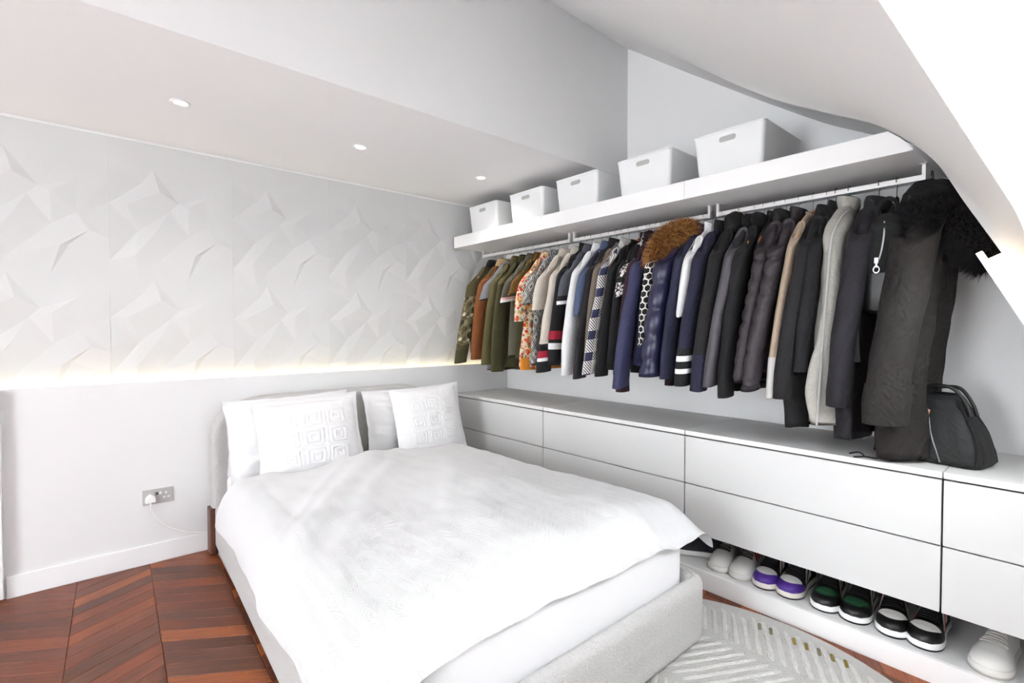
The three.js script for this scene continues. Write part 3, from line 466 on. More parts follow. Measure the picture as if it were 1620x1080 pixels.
// one hanging garment; x: -x is the side that faces the room, y = 0 at the neck
function garment(o) {
  const y0 = o.y0 ?? 1.875, t = thing(o.name, o.label, o.cat, [RX, y0, o.z], 0, o.group), sd = o.z * 13.7;
  const T0 = o.t ?? 0.028, hem = o.hem ?? 0.72, sw = o.sw ?? 0.215, hw = o.hw ?? 0.215, ln = o.dz ?? -0.05;
  const puffN = o.puff || 0, pa = o.pa ?? 0.16;
  const puffAt = (y) => puffN ? 1 - pa * 1.2 + pa * 1.9 * Math.pow(Math.abs(Math.sin(y * puffN * Math.PI)), 0.45) : 1;
  // body
  const rows = [], N = 40, MM = 36;
  for (let i = 0; i <= N; i++) {
    const v = i / N, y = -hem * Math.pow(v, 1.15), a = -y;
    let w = a < 0.10 ? lerp(0.062, sw - 0.03, Math.pow(a / 0.10, 0.82)) : a < 0.17 ? lerp(sw - 0.03, sw, smooth(0.10, 0.17, a)) : lerp(sw, hw, smooth(0.17, hem, a));
    let th = T0 * lerp(0.55, 1, smooth(0, 0.12, a)); if (puffN) th *= puffAt(a);
    const lean = ln * Math.pow(smooth(0, 1, a / 0.8), 1) * 0.9, r = [];
    for (let k = 0; k < MM; k++) {
      const p = k / MM * Math.PI * 2, x = w * sp(Math.cos(p), 0.8), f = T0 * 0.45 * smooth(0.05, 0.5, a) * Math.sin(x * 34 + sd + 2 * noise(x * 5, a * 3, sd)) + 0.006 * noise(x * 12, a * 9, sd);
      r.push(V(x, y + (i === N ? 0.006 * Math.sin(x * 30 + sd) : 0), th * sp(Math.sin(p), 0.8) + f + lean));
    }
    rows.push(r);
  }
  const ins = rows[N].map((p) => V(p.x * 0.94, p.y + 0.03, p.z * 0.9 + 0.1 * (ln * 0.9))); rows.push(ins);
  mesh('body', gridGeo(rows, { wrapU: true, flip: true }), o.bodyMat || o.mat, t);
  // sleeves
  if (!o.vest) for (const sgn of [-1, 1]) {
    const L = o.short ? (o.L ?? 0.30) : (o.L ?? 0.80), out = o.out ?? 0.05, rx = o.rx ?? (o.short ? 0.072 : 0.066), rz = o.rz ?? T0 * 1.05, cx = o.cuff ?? (o.short ? 0.078 : 0.05);
    const P = o.short ? [[-0.10, -0.066], [-0.165, -0.10], [-0.205, -0.155], [-0.226, -0.22], [-0.245, -L]] : [[-0.10, -0.064], [-0.165, -0.095], [-0.206, -0.15], [-0.23, -0.27], [-0.25 - out * 0.3, -0.46], [-0.255 - out, -L]];
    const cv = new THREE.CatmullRomCurve3(P.map(([x, y]) => V((x + (0.215 - sw)) * -sgn * -1 * (sgn < 0 ? 1 : -1) * (sgn < 0 ? 1 : 1) * 1, y, 0)), false, 'centripetal');
    const side = sgn < 0 ? 1 : -1;
    const NS = puffN ? 64 : 34, MS = 20, srows = [], at = (s, inflate = 0) => {
      const p = cv.getPoint(s), tg = cv.getTangent(s), a = -p.y; const xx = Math.abs(p.x) * -side;
      const nx = Math.abs(tg.y), ny = Math.abs(tg.x) * -1 * 0 + Math.abs(tg.x) * side * -1 * -1;  // sideways normal of the sleeve axis in the garment plane
      const grow = s < 0.16 ? Math.sqrt(clamp(s / 0.16)) : 1, k = clamp((s - 0.16) / 0.84), q = puffAt(a) * grow;
      let ra = (lerp(rx, cx, Math.pow(k, o.short ? 1 : 1.3)) * q + inflate), rb = (lerp(rz, rz * (o.cuffZ ?? 0.85), k) * q + inflate);
      const r = []; for (let j = 0; j < MS; j++) {
        const ph = j / MS * Math.PI * 2, fold = 1 + (puffN ? 0.03 : 0.15) * k * noise(Math.cos(ph) * 1.6 + sd, Math.sin(ph) * 1.6, a * 7) + (puffN ? 0 : 0.07) * Math.sin(ph * 3 + sd + a * 4) * k;
        const c = ra * sp(Math.cos(ph), 0.85) * fold, d = rb * sp(Math.sin(ph), 0.85) * fold;
        r.push(V(xx - c * nx * 1, p.y - c * Math.abs(tg.x) * side * (1) * 1, d + ln * smooth(0, 1, a / 0.85) * 1.05));
      } return r; };
    for (let i = 0; i <= NS; i++) srows.push(at(i / NS));
    const e = srows[NS], cc = e.reduce((m, p) => m.add(p), V(0, 0, 0)).multiplyScalar(1 / MS); srows.push(e.map((p) => p.clone().lerp(cc, 0.12).add(V(0, 0.025, 0)))); srows.push(e.map((p) => p.clone().lerp(cc, 0.98).add(V(0, 0.03, 0))));
    const sl = mesh('sleeve', gridGeo(srows, { wrapU: true, flip: side > 0 }), o.sleeveMat || o.mat, t);
    for (const tr of o.trims || []) { const rs = []; const nn = tr.n || 6; for (let i = 0; i <= nn; i++) rs.push(at(lerp(tr.a, tr.b, i / nn), tr.i ?? 0.0018)); if (tr.b >= 1) { const q = rs[nn]; rs.push(q.map((p) => p.clone().add(V(0, -0.004, 0)))); rs.push(q.map((p) => p.clone().lerp(cc, 0.3).add(V(0, -0.002, 0)))); } mesh(tr.name || 'cuff', gridGeo(rs, { wrapU: true, flip: side > 0 }), tr.mat, sl); }
    if (side > 0 && o.extra) o.extra(t, at, sl);
  }
  // collar
  const cm = o.collarMat || o.mat, ell = (rx, rz, y, dz = 0, n = 24) => { const r = []; for (let k = 0; k < n; k++) { const a = k / n * 6.2832; r.push(V(rx * Math.cos(a), y + 0.010 * Math.sin(a) * -1, rz * Math.sin(a) + dz)); } return r; };
  const cz = Math.min(T0 * 0.9, 0.04);
  if (o.collar === 'crew') mesh('collar', gridGeo([ell(0.070, cz * 0.8, -0.012), ell(0.068, cz, 0.004), ell(0.058, cz, 0.010), ell(0.052, cz * 0.8, -0.004)], { wrapU: true, flip: false }), cm, t);
  if (o.collar === 'stand') mesh('collar', gridGeo([ell(0.080, cz * 0.8, -0.018), ell(0.072, cz * 1.1, 0.01), ell(0.066, cz * 1.1, 0.040), ell(0.060, cz, 0.045), ell(0.056, cz * 0.8, 0.0)], { wrapU: true }), cm, t);
  if (o.collar === 'shirt') mesh('collar', gridGeo([ell(0.105, cz * 1.25, -0.030), ell(0.088, cz * 1.25, 0.006), ell(0.070, cz * 1.1, 0.030), ell(0.062, cz, 0.032), ell(0.056, cz * 0.8, -0.006)], { wrapU: true }), cm, t);
  if (o.collar === 'hood') { const r = []; for (let i = 0; i <= 16; i++) { const v = i / 16 * Math.PI, q = []; for (let k = 0; k < 24; k++) { const a = k / 24 * 6.2832, n = 1 + 0.12 * noise(Math.cos(a) * 2, Math.sin(a) * 2 + sd, v * 2); q.push(V((o.hx ?? 0.118) * Math.sin(v) * Math.cos(a) * n - 0.01, 0.0 + (o.hy ?? 0.048) * Math.cos(v) * n - 0.006 - 0.02 * Math.cos(a) * Math.sin(v), (o.hz ?? cz * 1.25) * Math.sin(v) * Math.sin(a) * n)); } r.push(q); } mesh('hood', gridGeo(r, { wrapU: true, flip: false }), cm, t); }
  if (o.more) o.more(t, y0);
  if (!o.noHanger) hanger(o.z + 0.002, o.hang, o.hmat || wood[Math.floor(rnd() * 4)], rr(-0.02, 0.02));
  return t;
}
// --- fur: tapered tufts on a soft core
function fur(name, parent, path, rad, count, len, colours, lean = 0.5, o_w = 0.0011) {
  const cv = new THREE.CatmullRomCurve3(path.map((p) => V(...p))), rows = [];
  for (let i = 0; i <= 24; i++) { const s = i / 24, p = cv.getPoint(s), tg = cv.getTangent(s), n1 = V(0, 1, 0).cross(tg).normalize(), n2 = tg.clone().cross(n1), r = rad * (0.25 + 0.75 * Math.pow(Math.sin(Math.PI * clamp(0.08 + s * 0.84)), 0.5)), q = []; for (let k = 0; k < 14; k++) { const a = k / 14 * 6.2832; q.push(p.clone().addScaledVector(n1, r * Math.cos(a)).addScaledVector(n2, r * Math.sin(a))); } rows.push(q); }
  const core = mesh(name, gridGeo(rows, { wrapU: true, flip: true }), colours[0], parent);
  const sets = colours.map(() => []);
  for (let n = 0; n < count; n++) {
    const s = rr(0.0, 1), a = rr(0, 6.2832), i = Math.min(23, Math.floor(s * 24)), k = Math.floor(a / 6.2832 * 14) % 14, base = rows[i][k].clone().lerp(rows[i + 1][(k + 1) % 14], rnd()), c = cv.getPoint(s), nor = base.clone().sub(c).normalize();
    const dir = nor.clone().add(V(rr(-1, 1), rr(-1.1, 0.9), rr(-1, 1)).multiplyScalar(lean)).normalize(), l = len * rr(0.5, 1.15), w = o_w, sd1 = dir.clone().cross(V(0.3, 1, 0.2)).normalize().multiplyScalar(w), sd2 = dir.clone().cross(sd1).normalize().multiplyScalar(w), bend = V(rr(-1, 1), -0.8, rr(-1, 1)).multiplyScalar(l * 0.12);
    const b = base.clone().addScaledVector(nor, -0.006), m = b.clone().addScaledVector(dir, l * 0.6), e = b.clone().addScaledVector(dir, l).add(bend), arr = sets[n % sets.length];
    const A = [b.clone().add(sd1), b.clone().sub(sd1).add(sd2), b.clone().sub(sd2)], B = [m.clone().addScaledVector(sd1, 0.7), m.clone().addScaledVector(sd1, -0.7).addScaledVector(sd2, 0.7), m.clone().addScaledVector(sd2, -0.7)];
    for (let q = 0; q < 3; q++) { const w2 = (q + 1) % 3; arr.push(...A[q], ...A[w2], ...B[q], ...B[q], ...A[w2], ...B[w2], ...B[q], ...B[w2], ...e); }
  }
  sets.forEach((arr, i) => { const g = new THREE.BufferGeometry(); g.setAttribute('position', new THREE.Float32BufferAttribute(arr, 3)); g.setAttribute('uv', new THREE.Float32BufferAttribute(new Float32Array(arr.length / 3 * 2), 2)); g.computeVertexNormals(); const m = mesh('tufts', g, colours[i], core); m.userData.kind = 'stuff'; });
}
const C = { black: cloth(0x111114), black2: cloth(0x151416), navy: cloth(0x1d1e33), navy2: cloth(0x23243a), olive: cloth(0x4b4328), olive2: cloth(0x585030), olive3: cloth(0x3d3b22), char: cloth(0x211f22), white: cloth(0xe2e2e2), cream: cloth(0xc9c0b4), maroon: cloth(0x2a151d), red: cloth(0x9c1f33), tan: cloth(0xa18f7d), rust: cloth(0x7a4620), rustL: cloth(0xb05f2b), fleece: cloth(0xc8ab7d, 1), grey: cloth(0x77777a), greyG: cloth(0x5a5648), steel: cloth(0x4e5058), coat: cloth(0x1c1a20), softshell: cloth(0x2d2f50, 0.75), tech: cloth(0x47444a, 0.55), quilt: cloth(0x2a2429, 0.62), blackShiny: std(0x0d0d0f, 0.28), puffer: std(0x23233f, 0.34, { bumpMap: fine, bumpScale: 0.0006 }), parka: cloth(0x161210, 0.85, { bumpScale: 0.012 }), pink: cloth(0xd9a8a0), orange: cloth(0xd98a2a), offw: cloth(0xb9b6b3), leather: std(0x0c0c0d, 0.42, { bumpMap: fine, bumpScale: 0.0004 }) };
const badge = (at, sl, s, w, h, mat, name, ph0 = 0) => { // small patch hugging the sleeve's outer face
  const rows = []; for (let i = 0; i <= 6; i++) { const r = at(s + (i / 6 - 0.5) * h, 0.003), q = []; for (let k = 0; k <= 6; k++) { const f = (ph0 + (k / 6 - 0.5) * w) * 20, a = ((Math.floor(f) % 20) + 20) % 20; q.push(r[a].clone().lerp(r[(a + 1) % 20], f - Math.floor(f))); } rows.push(q); }
  return mesh(name, gridGeo(rows, { uv: (i, j) => [j / 6, 1 - i / 6] }), mat, sl);
};
const G = (name, label, cat, z, mat, o) => garment({ name, label, cat, z, mat, hang: o.hang, ...o });
const wl = (y) => 1.875 - y;      // length from the neck down to a height
G('jacket', 'olive field jacket with camouflage patches on its sleeve, first on the rail', 'jacket', -3.27, C.olive, { L: wl(1.075), hem: 0.72, rx: 0.074, cuff: 0.056, t: 0.032, out: 0.06, collar: 'shirt', collarMat: C.black2, hang: 'hanger carrying the olive jacket with camouflage sleeve', trims: [{ a: 0.60, b: 0.92, mat: printed(T.camo), name: 'camouflage_panel' }, { a: 0.94, b: 1, mat: C.olive3 }] });
G('jacket', 'rust brown suede jacket with cream fleece collar', 'jacket', -3.14, C.rust, { L: wl(1.10), hem: 0.76, rx: 0.06, cuff: 0.062, rz: 0.034, t: 0.032, out: 0.0, sw: 0.205, collar: 'shirt', collarMat: C.fleece, bodyMat: C.olive3, hang: 'hanger carrying the rust brown suede jacket', trims: [{ a: 0.06, b: 0.34, mat: C.rustL, name: 'shoulder_yoke' }] });
G('shirt', 'plain grey long-tailed t-shirt showing below the olive shirt', 'shirt', -3.045, C.grey, { short: true, hem: 0.86, hw: 0.235, collar: 'crew', hang: 'hanger carrying the plain grey t-shirt' });
G('shirt', 'light olive work shirt with buttoned cuff', 'shirt', -2.975, C.olive2, { L: wl(1.075), hem: 0.74, rx: 0.064, cuff: 0.058, collar: 'shirt', out: 0.02, hang: 'hanger carrying the light olive work shirt', trims: [{ a: 0.9, b: 1, mat: C.olive2, i: 0.003 }] });
G('shirt', 'darker olive long overshirt with sleeve pocket', 'shirt', -2.885, C.olive3, { L: wl(1.02), hem: 0.84, rx: 0.066, cuff: 0.055, collar: 'shirt', out: 0.0, hang: 'hanger carrying the darker olive overshirt', trims: [{ a: 0.22, b: 0.48, mat: C.olive2, name: 'sleeve_pocket' }] });
G('shirt', 'grey-green short-sleeved polo with pink and white sleeve edge', 'shirt', -2.80, C.greyG, { short: true, L: 0.33, hem: 0.74, collar: 'shirt', hang: 'hanger carrying the grey-green polo', trims: [{ a: 0.93, b: 0.965, mat: C.pink, name: 'sleeve_stripe' }, { a: 0.965, b: 1, mat: C.white }] });
G('shirt', 'brown and mustard patterned short-sleeved shirt', 'shirt', -2.725, printed(T.mustard), { short: true, L: 0.27, hem: 0.76, collar: 'shirt', bodyMat: C.olive3, hang: 'hanger carrying the mustard patterned shirt' });
G('shirt', 'red and orange floral print shirt with yellow hem', 'shirt', -2.635, printed(T.floral), { short: true, L: 0.48, hem: 0.82, hw: 0.25, rx: 0.07, cuff: 0.07, collar: 'shirt', hang: 'hanger carrying the red floral shirt', more: (t) => { const r = []; for (let i = 0; i < 5; i++) { const q = []; for (let k = 0; k < 36; k++) { const p = k / 36 * 6.2832; q.push(V(0.253 * sp(Math.cos(p), 0.8), -0.745 - i * 0.021, 0.031 * sp(Math.sin(p), 0.8) - 0.042)); } r.push(q); } mesh('hem_band', gridGeo(r, { wrapU: true, flip: true }), C.orange, t); } });
G('shirt', 'black and white diamond patterned short-sleeved shirt', 'shirt', -2.55, printed(T.aztec), { short: true, L: 0.36, hem: 0.79, hw: 0.235, rx: 0.082, cuff: 0.088, collar: 'shirt', hang: 'hanger carrying the diamond patterned shirt' });
G('shirt', 'beige striped knit polo shirt with turned sleeve edge', 'shirt', -2.455, printed(T.knit), { short: true, L: 0.40, hem: 0.76, rx: 0.074, cuff: 0.082, collar: 'shirt', hang: 'hanger carrying the beige striped polo', trims: [{ a: 0.9, b: 1, mat: C.cream, i: 0.003 }] });
G('cardigan', 'cream cardigan with black, red and white striped cuff', 'cardigan', -2.34, C.cream, { L: wl(1.06), hem: 0.74, rx: 0.075, cuff: 0.056, out: 0.045, t: 0.03, collar: 'shirt', hang: 'hanger carrying the cream cardigan', trims: [{ a: 0.90, b: 0.925, mat: C.black }, { a: 0.925, b: 0.95, mat: C.red }, { a: 0.95, b: 0.962, mat: C.white }, { a: 0.962, b: 1, mat: C.black }] });
G('cardigan', 'black cardigan with red and white stripes near its hem', 'cardigan', -2.285, C.black, { L: wl(1.10), hem: 0.76, rx: 0.06, cuff: 0.05, out: 0.0, collar: 'stand', hang: 'hanger carrying the black cardigan with red stripe', trims: [{ a: 0.86, b: 0.895, mat: C.red }, { a: 0.895, b: 0.91, mat: C.black }, { a: 0.91, b: 0.935, mat: C.white }] });
G('shirt', 'slate grey short-sleeved polo with black and white sleeve edge', 'shirt', -2.235, C.steel, { short: true, L: 0.37, hem: 0.70, rx: 0.07, cuff: 0.07, collar: 'shirt', hang: 'hanger carrying the slate grey polo', trims: [{ a: 0.92, b: 0.97, mat: C.black }, { a: 0.97, b: 1, mat: C.white }] });
G('shirt', 'plain white long-sleeved shirt', 'shirt', -2.155, C.white, { L: wl(1.045), hem: 0.75, rx: 0.064, cuff: 0.052, out: 0.02, collar: 'shirt', hang: 'hanger carrying the plain white shirt' });
G('shirt', 'blue denim short-sleeved shirt', 'shirt', -2.085, printed(T.denim), { short: true, L: 0.45, hem: 0.7, rx: 0.07, cuff: 0.07, collar: 'shirt', bodyMat: C.navy, hang: 'hanger carrying the blue denim shirt' });
G('jacket', 'charcoal black light jacket behind the plaid shirt', 'jacket', -2.035, C.char, { L: wl(1.035), hem: 0.74, rx: 0.06, cuff: 0.05, out: 0.04, collar: 'stand', hang: 'hanger carrying the charcoal light jacket' });
G('jumper', 'brown tweed jumper on a pale wooden hanger', 'jumper', -1.985, printed(T.tweed), { L: wl(1.15), hem: 0.68, rx: 0.06, out: 0.0, collar: 'crew', hang: 'pale wooden hanger carrying the brown tweed jumper', hmat: wood[3] });
G('shirt', 'navy and white plaid overshirt with white cuff button', 'shirt', -1.935, printed(T.plaid), { L: wl(1.07), hem: 0.72, rx: 0.068, cuff: 0.062, out: 0.06, collar: 'shirt', hang: 'hanger carrying the navy and white plaid overshirt', extra: (t, at, sl) => { const q = at(0.95)[14]; const b = mesh('button', new THREE.SphereGeometry(0.006, 10, 8), M.white, sl); b.position.copy(q); } });
G('sweatshirt', 'plain black sweatshirt next to the plaid overshirt', 'sweatshirt', -1.865, C.black, { L: wl(1.06), hem: 0.73, rx: 0.066, out: 0.03, collar: 'crew', hang: 'hanger carrying the plain black sweatshirt' });
G('sweatshirt', 'black zip sweatshirt with a zipped chest beside the black sweatshirt', 'sweatshirt', -1.80, C.black2, { L: wl(1.10), hem: 0.72, rx: 0.062, out: 0.0, collar: 'stand', hang: 'hanger carrying the black zip sweatshirt' });
G('shirt', 'black shirt with white flower print, short sleeved', 'shirt', -1.775, printed(T.bwflower), { short: true, L: 0.35, hem: 0.7, rx: 0.07, cuff: 0.07, collar: 'shirt', bodyMat: C.black, hang: 'hanger carrying the flower print shirt', trims: [{ a: 0.78, b: 0.84, mat: C.black, name: 'sleeve_stripe' }] });
G('jumper', 'dark maroon long-sleeved jumper hanging lowest under the navy softshell', 'jumper', -1.735, C.maroon, { L: wl(0.975), hem: 0.72, rx: 0.056, out: 0.0, collar: 'hood', hang: 'hanger carrying the dark maroon jumper' });
G('jacket', 'plain blue-navy softshell jacket with a velcro cuff tab', 'jacket', -1.70, C.softshell, { L: wl(1.01), hem: 0.76, rx: 0.070, cuff: 0.062, out: 0.07, t: 0.032, collar: 'stand', hang: 'hanger carrying the navy softshell jacket', extra: (t, at, sl) => badge(at, sl, 0.945, 0.14, 0.035, C.navy, 'cuff_tab', 0.88) });
G('shirt', 'black shirt printed with a cream honeycomb outline', 'shirt', -1.61, printed(T.hex), { L: wl(1.24), hem: 0.70, rx: 0.058, cuff: 0.05, out: -0.02, collar: 'shirt', hang: 'hanger carrying the honeycomb print shirt' });
G('jacket', 'shiny navy puffer jacket with brown fur trimmed hood', 'puffer jacket', -1.525, C.puffer, { L: wl(1.085), hem: 0.76, rx: 0.078, cuff: 0.07, cuffZ: 1.1, t: 0.048, rz: 0.046, out: 0.03, puff: 7, pa: 0.2, collar: 'hood', hz: 0.05, hang: 'hanger carrying the navy puffer with brown fur hood', extra: (t, at, sl) => badge(at, sl, 0.30, 0.10, 0.05, printed(canvasTex(64, 64, (c, w, h) => { c.fillStyle = '#d9d6cc'; c.fillRect(0, 0, w, h); c.fillStyle = '#9c3038'; c.beginPath(); c.moveTo(32, 10); c.lineTo(46, 34); c.lineTo(18, 34); c.fill(); c.fillStyle = '#2a3a6a'; c.fillRect(14, 40, 36, 12); }, 1)), 'sleeve_emblem', 0.72), more: (t) => fur('fur_trim', t, [[-0.20, -0.185, -0.10], [-0.205, -0.10, -0.07], [-0.18, -0.035, -0.02], [-0.13, -0.005, 0.015], [-0.06, 0.008, 0.04], [0.0, -0.02, 0.05]], 0.040, 13000, 0.055, [cloth(0x9c6228, 1), cloth(0xb9783a, 1), cloth(0x382214, 1), cloth(0xd3a063, 1), cloth(0x6d4320, 1)], 0.55) });
G('jacket', 'dark navy zip jacket beside the navy puffer', 'jacket', -1.435, C.navy2, { L: wl(1.075), hem: 0.74, rx: 0.064, cuff: 0.054, out: 0.02, t: 0.03, collar: 'stand', hang: 'hanger carrying the dark navy zip jacket' });
G('hoodie', 'white hooded top showing between the dark jackets', 'hoodie', -1.385, C.white, { L: wl(1.45), hem: 0.62, rx: 0.055, out: -0.02, t: 0.026, collar: 'stand', hang: 'hanger carrying the white hooded top' });
G('jacket', 'navy wool varsity jacket with two white stripes on its black cuff', 'jacket', -1.325, C.navy, { L: wl(1.055), hem: 0.76, rx: 0.068, cuff: 0.056, out: 0.045, t: 0.034, collar: 'stand', collarMat: C.black, hang: 'hanger carrying the varsity jacket', trims: [{ a: 0.90, b: 0.92, mat: C.black }, { a: 0.92, b: 0.935, mat: C.white }, { a: 0.935, b: 0.955, mat: C.black }, { a: 0.955, b: 0.968, mat: C.white }, { a: 0.968, b: 1, mat: C.black }] });
G('hoodie', 'thick black hooded sweatshirt with ribbed cuff', 'hoodie', -1.235, C.black2, { L: wl(1.035), hem: 0.78, rx: 0.07, cuff: 0.05, out: 0.05, t: 0.036, collar: 'hood', hx: 0.12, hy: 0.075, hz: 0.05, hang: 'hanger carrying the thick black hoodie', hmat: blackPlastic, trims: [{ a: 0.91, b: 1, mat: C.navy }] });
G('jacket', 'sheeny dark grey technical jacket with a small white emblem on its sleeve', 'jacket', -1.155, C.tech, { L: wl(1.06), hem: 0.74, rx: 0.066, cuff: 0.054, out: 0.05, t: 0.03, dz: -0.07, collar: 'hood', collarMat: C.black, bodyMat: C.char, hang: 'hanger carrying the dark grey technical jacket', extra: (t, at, sl) => badge(at, sl, 0.32, 0.11, 0.055, printed(canvasTex(64, 64, (c, w, h) => { c.fillStyle = '#2b2b2e'; c.fillRect(0, 0, w, h); c.strokeStyle = '#f2f2f2'; c.lineWidth = 6; c.beginPath(); c.arc(32, 22, 12, 0, 6.3); c.moveTo(12, 42); c.bezierCurveTo(20, 30, 44, 54, 52, 40); c.moveTo(12, 54); c.lineTo(52, 54); c.stroke(); }, 1)), 'sleeve_emblem', 0.70) });
G('jacket', 'black waxed jacket with a strap and buckle tab near its cuff', 'jacket', -1.11, C.black, { L: wl(1.01), hem: 0.84, rx: 0.066, cuff: 0.058, out: 0.03, t: 0.03, collar: 'hood', hang: 'hanger carrying the black waxed jacket', extra: (t, at, sl) => badge(at, sl, 0.93, 0.5, 0.03, C.char, 'cuff_strap', 0.75) });
G('gilet', 'glossy black padded gilet with its wooden hanger showing', 'gilet', -1.055, C.blackShiny, { vest: true, hem: 0.80, sw: 0.20, hw: 0.22, t: 0.03, puff: 16, pa: 0.2, collar: 'stand', hang: 'wooden hanger showing in the armhole of the black gilet', hmat: wood[1] });
G('jacket', 'dark brown quilted jacket partly behind the patched quilted jacket', 'puffer jacket', -1.005, C.quilt, { L: wl(1.09), hem: 0.74, rx: 0.072, cuff: 0.058, out: 0.04, t: 0.034, rz: 0.036, puff: 14, pa: 0.17, dz: -0.07, collar: 'hood', collarMat: C.black2, hang: 'hanger carrying the plain quilted jacket' });
G('jacket', 'dark brown quilted jacket with a grey square patch on its sleeve', 'puffer jacket', -0.945, C.quilt, { L: wl(1.06), hem: 0.74, rx: 0.074, cuff: 0.058, out: 0.06, t: 0.034, rz: 0.036, puff: 14, pa: 0.17, dz: -0.08, collar: 'stand', hang: 'hanger carrying the quilted jacket with sleeve patch', extra: (t, at, sl) => badge(at, sl, 0.27, 0.2, 0.075, C.tech, 'sleeve_patch', 0.74) });
G('hoodie', 'beige sweatshirt with pale ribbed cuff', 'sweatshirt', -0.885, C.tan, { L: wl(1.03), hem: 0.72, rx: 0.05, cuff: 0.042, out: 0.02, t: 0.024, rz: 0.022, dz: -0.06, collar: 'crew', hang: 'pale hanger carrying the beige sweatshirt', hmat: wood[3], trims: [{ a: 0.91, b: 1, mat: C.offw }] });
G('coat', 'long black wool coat reaching lower than its neighbours', 'coat', -0.825, C.black2, { dz: -0.075, L: wl(1.03), hem: 0.985, hw: 0.24, rx: 0.07, cuff: 0.058, out: 0.02, t: 0.036, collar: 'shirt', hang: 'hanger carrying the long black wool coat' });
G('jacket', 'slim black zip jacket squeezed beside the grey garment cover', 'jacket', -0.79, C.black, { L: wl(1.15), hem: 0.74, rx: 0.06, out: 0.0, t: 0.024, collar: 'stand', hang: 'black plastic hanger carrying the slim zip jacket', hmat: blackPlastic });
G('garment_cover', 'grey felt-like garment cover with white piping over a long coat', 'garment cover', -0.738, printed(T.felt), { vest: true, hem: 0.965, sw: 0.245, hw: 0.27, t: 0.056, y0: 1.885, dz: -0.05, collar: 'stand', hang: 'black plastic hanger inside the grey garment cover', hmat: blackPlastic, more: (t) => { mesh('piping', tube([[-0.10, -0.03, 0.028], [-0.20, -0.085, 0.024], [-0.245, -0.15, 0.012], [-0.256, -0.4, -0.005], [-0.262, -0.7, -0.02], [-0.272, -0.96, -0.03]], 0.0042, 40, 8), C.white, t); } });
G('coat', 'dark navy wool overcoat next to the black leather backpack', 'coat', -0.625, C.coat, { L: wl(1.02), hem: 1.0, hw: 0.25, rx: 0.076, cuff: 0.06, out: 0.02, t: 0.044, rz: 0.05, dz: -0.06, collar: 'shirt', hang: 'black hanger carrying the navy overcoat', hmat: blackPlastic });
//GARMENTS_END
// --- parka, backpack and duffel at the end of the rail
garment({ name: 'parka', label: 'large brown-black parka with a huge black fur hood at the end of the rail', cat: 'coat', z: -0.445, y0: 1.85, mat: C.parka, L: wl(1.00), hem: 1.03, sw: 0.23, hw: 0.235, rx: 0.10, cuff: 0.075, rz: 0.082, cuffZ: 0.8, out: 0.02, t: 0.072, dz: -0.075, collar: 'hood', hx: 0.13, hy: 0.09, hz: 0.10, collarMat: C.black2, hmat: blackPlastic, hang: 'hanger at the roof-slope end of the rail carrying the fur hooded parka', trims: [{ a: 0.93, b: 1, mat: C.parka, i: 0.004 }], more: (t) => {
  fur('fur_trim', t, [[-0.10, -0.17, -0.09], [-0.12, -0.115, -0.045], [-0.10, -0.095, 0.02], [-0.10, -0.13, 0.10], [-0.11, -0.20, 0.17], [-0.11, -0.265, 0.215]], 0.082, 18000, 0.06, [cloth(0x101014, 1), cloth(0x18171a, 1), cloth(0x0b0b0f, 1)], 0.6);
  mesh('drawstring', merge([tube([[-0.20, -1.0, -0.09], [-0.235, -1.03, -0.11], [-0.262, -1.028, -0.15], [-0.26, -1.036, -0.19]], 0.0035, 16, 6), tube([[-0.262, -1.028, -0.15], [-0.28, -1.01, -0.165], [-0.28, -1.02, -0.2]], 0.003, 12, 6)]), C.black, t);
} });
const loftRing = (hx, hz, y, r, cx = 0, cz = 0, n = 6) => { const p = []; for (const [sx, sz, a0] of [[1, 1, 0], [-1, 1, 1], [-1, -1, 2], [1, -1, 3]]) for (let k = 0; k <= n; k++) { const a = (a0 + k / n) * Math.PI / 2; p.push(V(cx + sx * (hx - r) + r * Math.cos(a), y, cz + sz * (hz - r) + r * Math.sin(a))); } return p; };
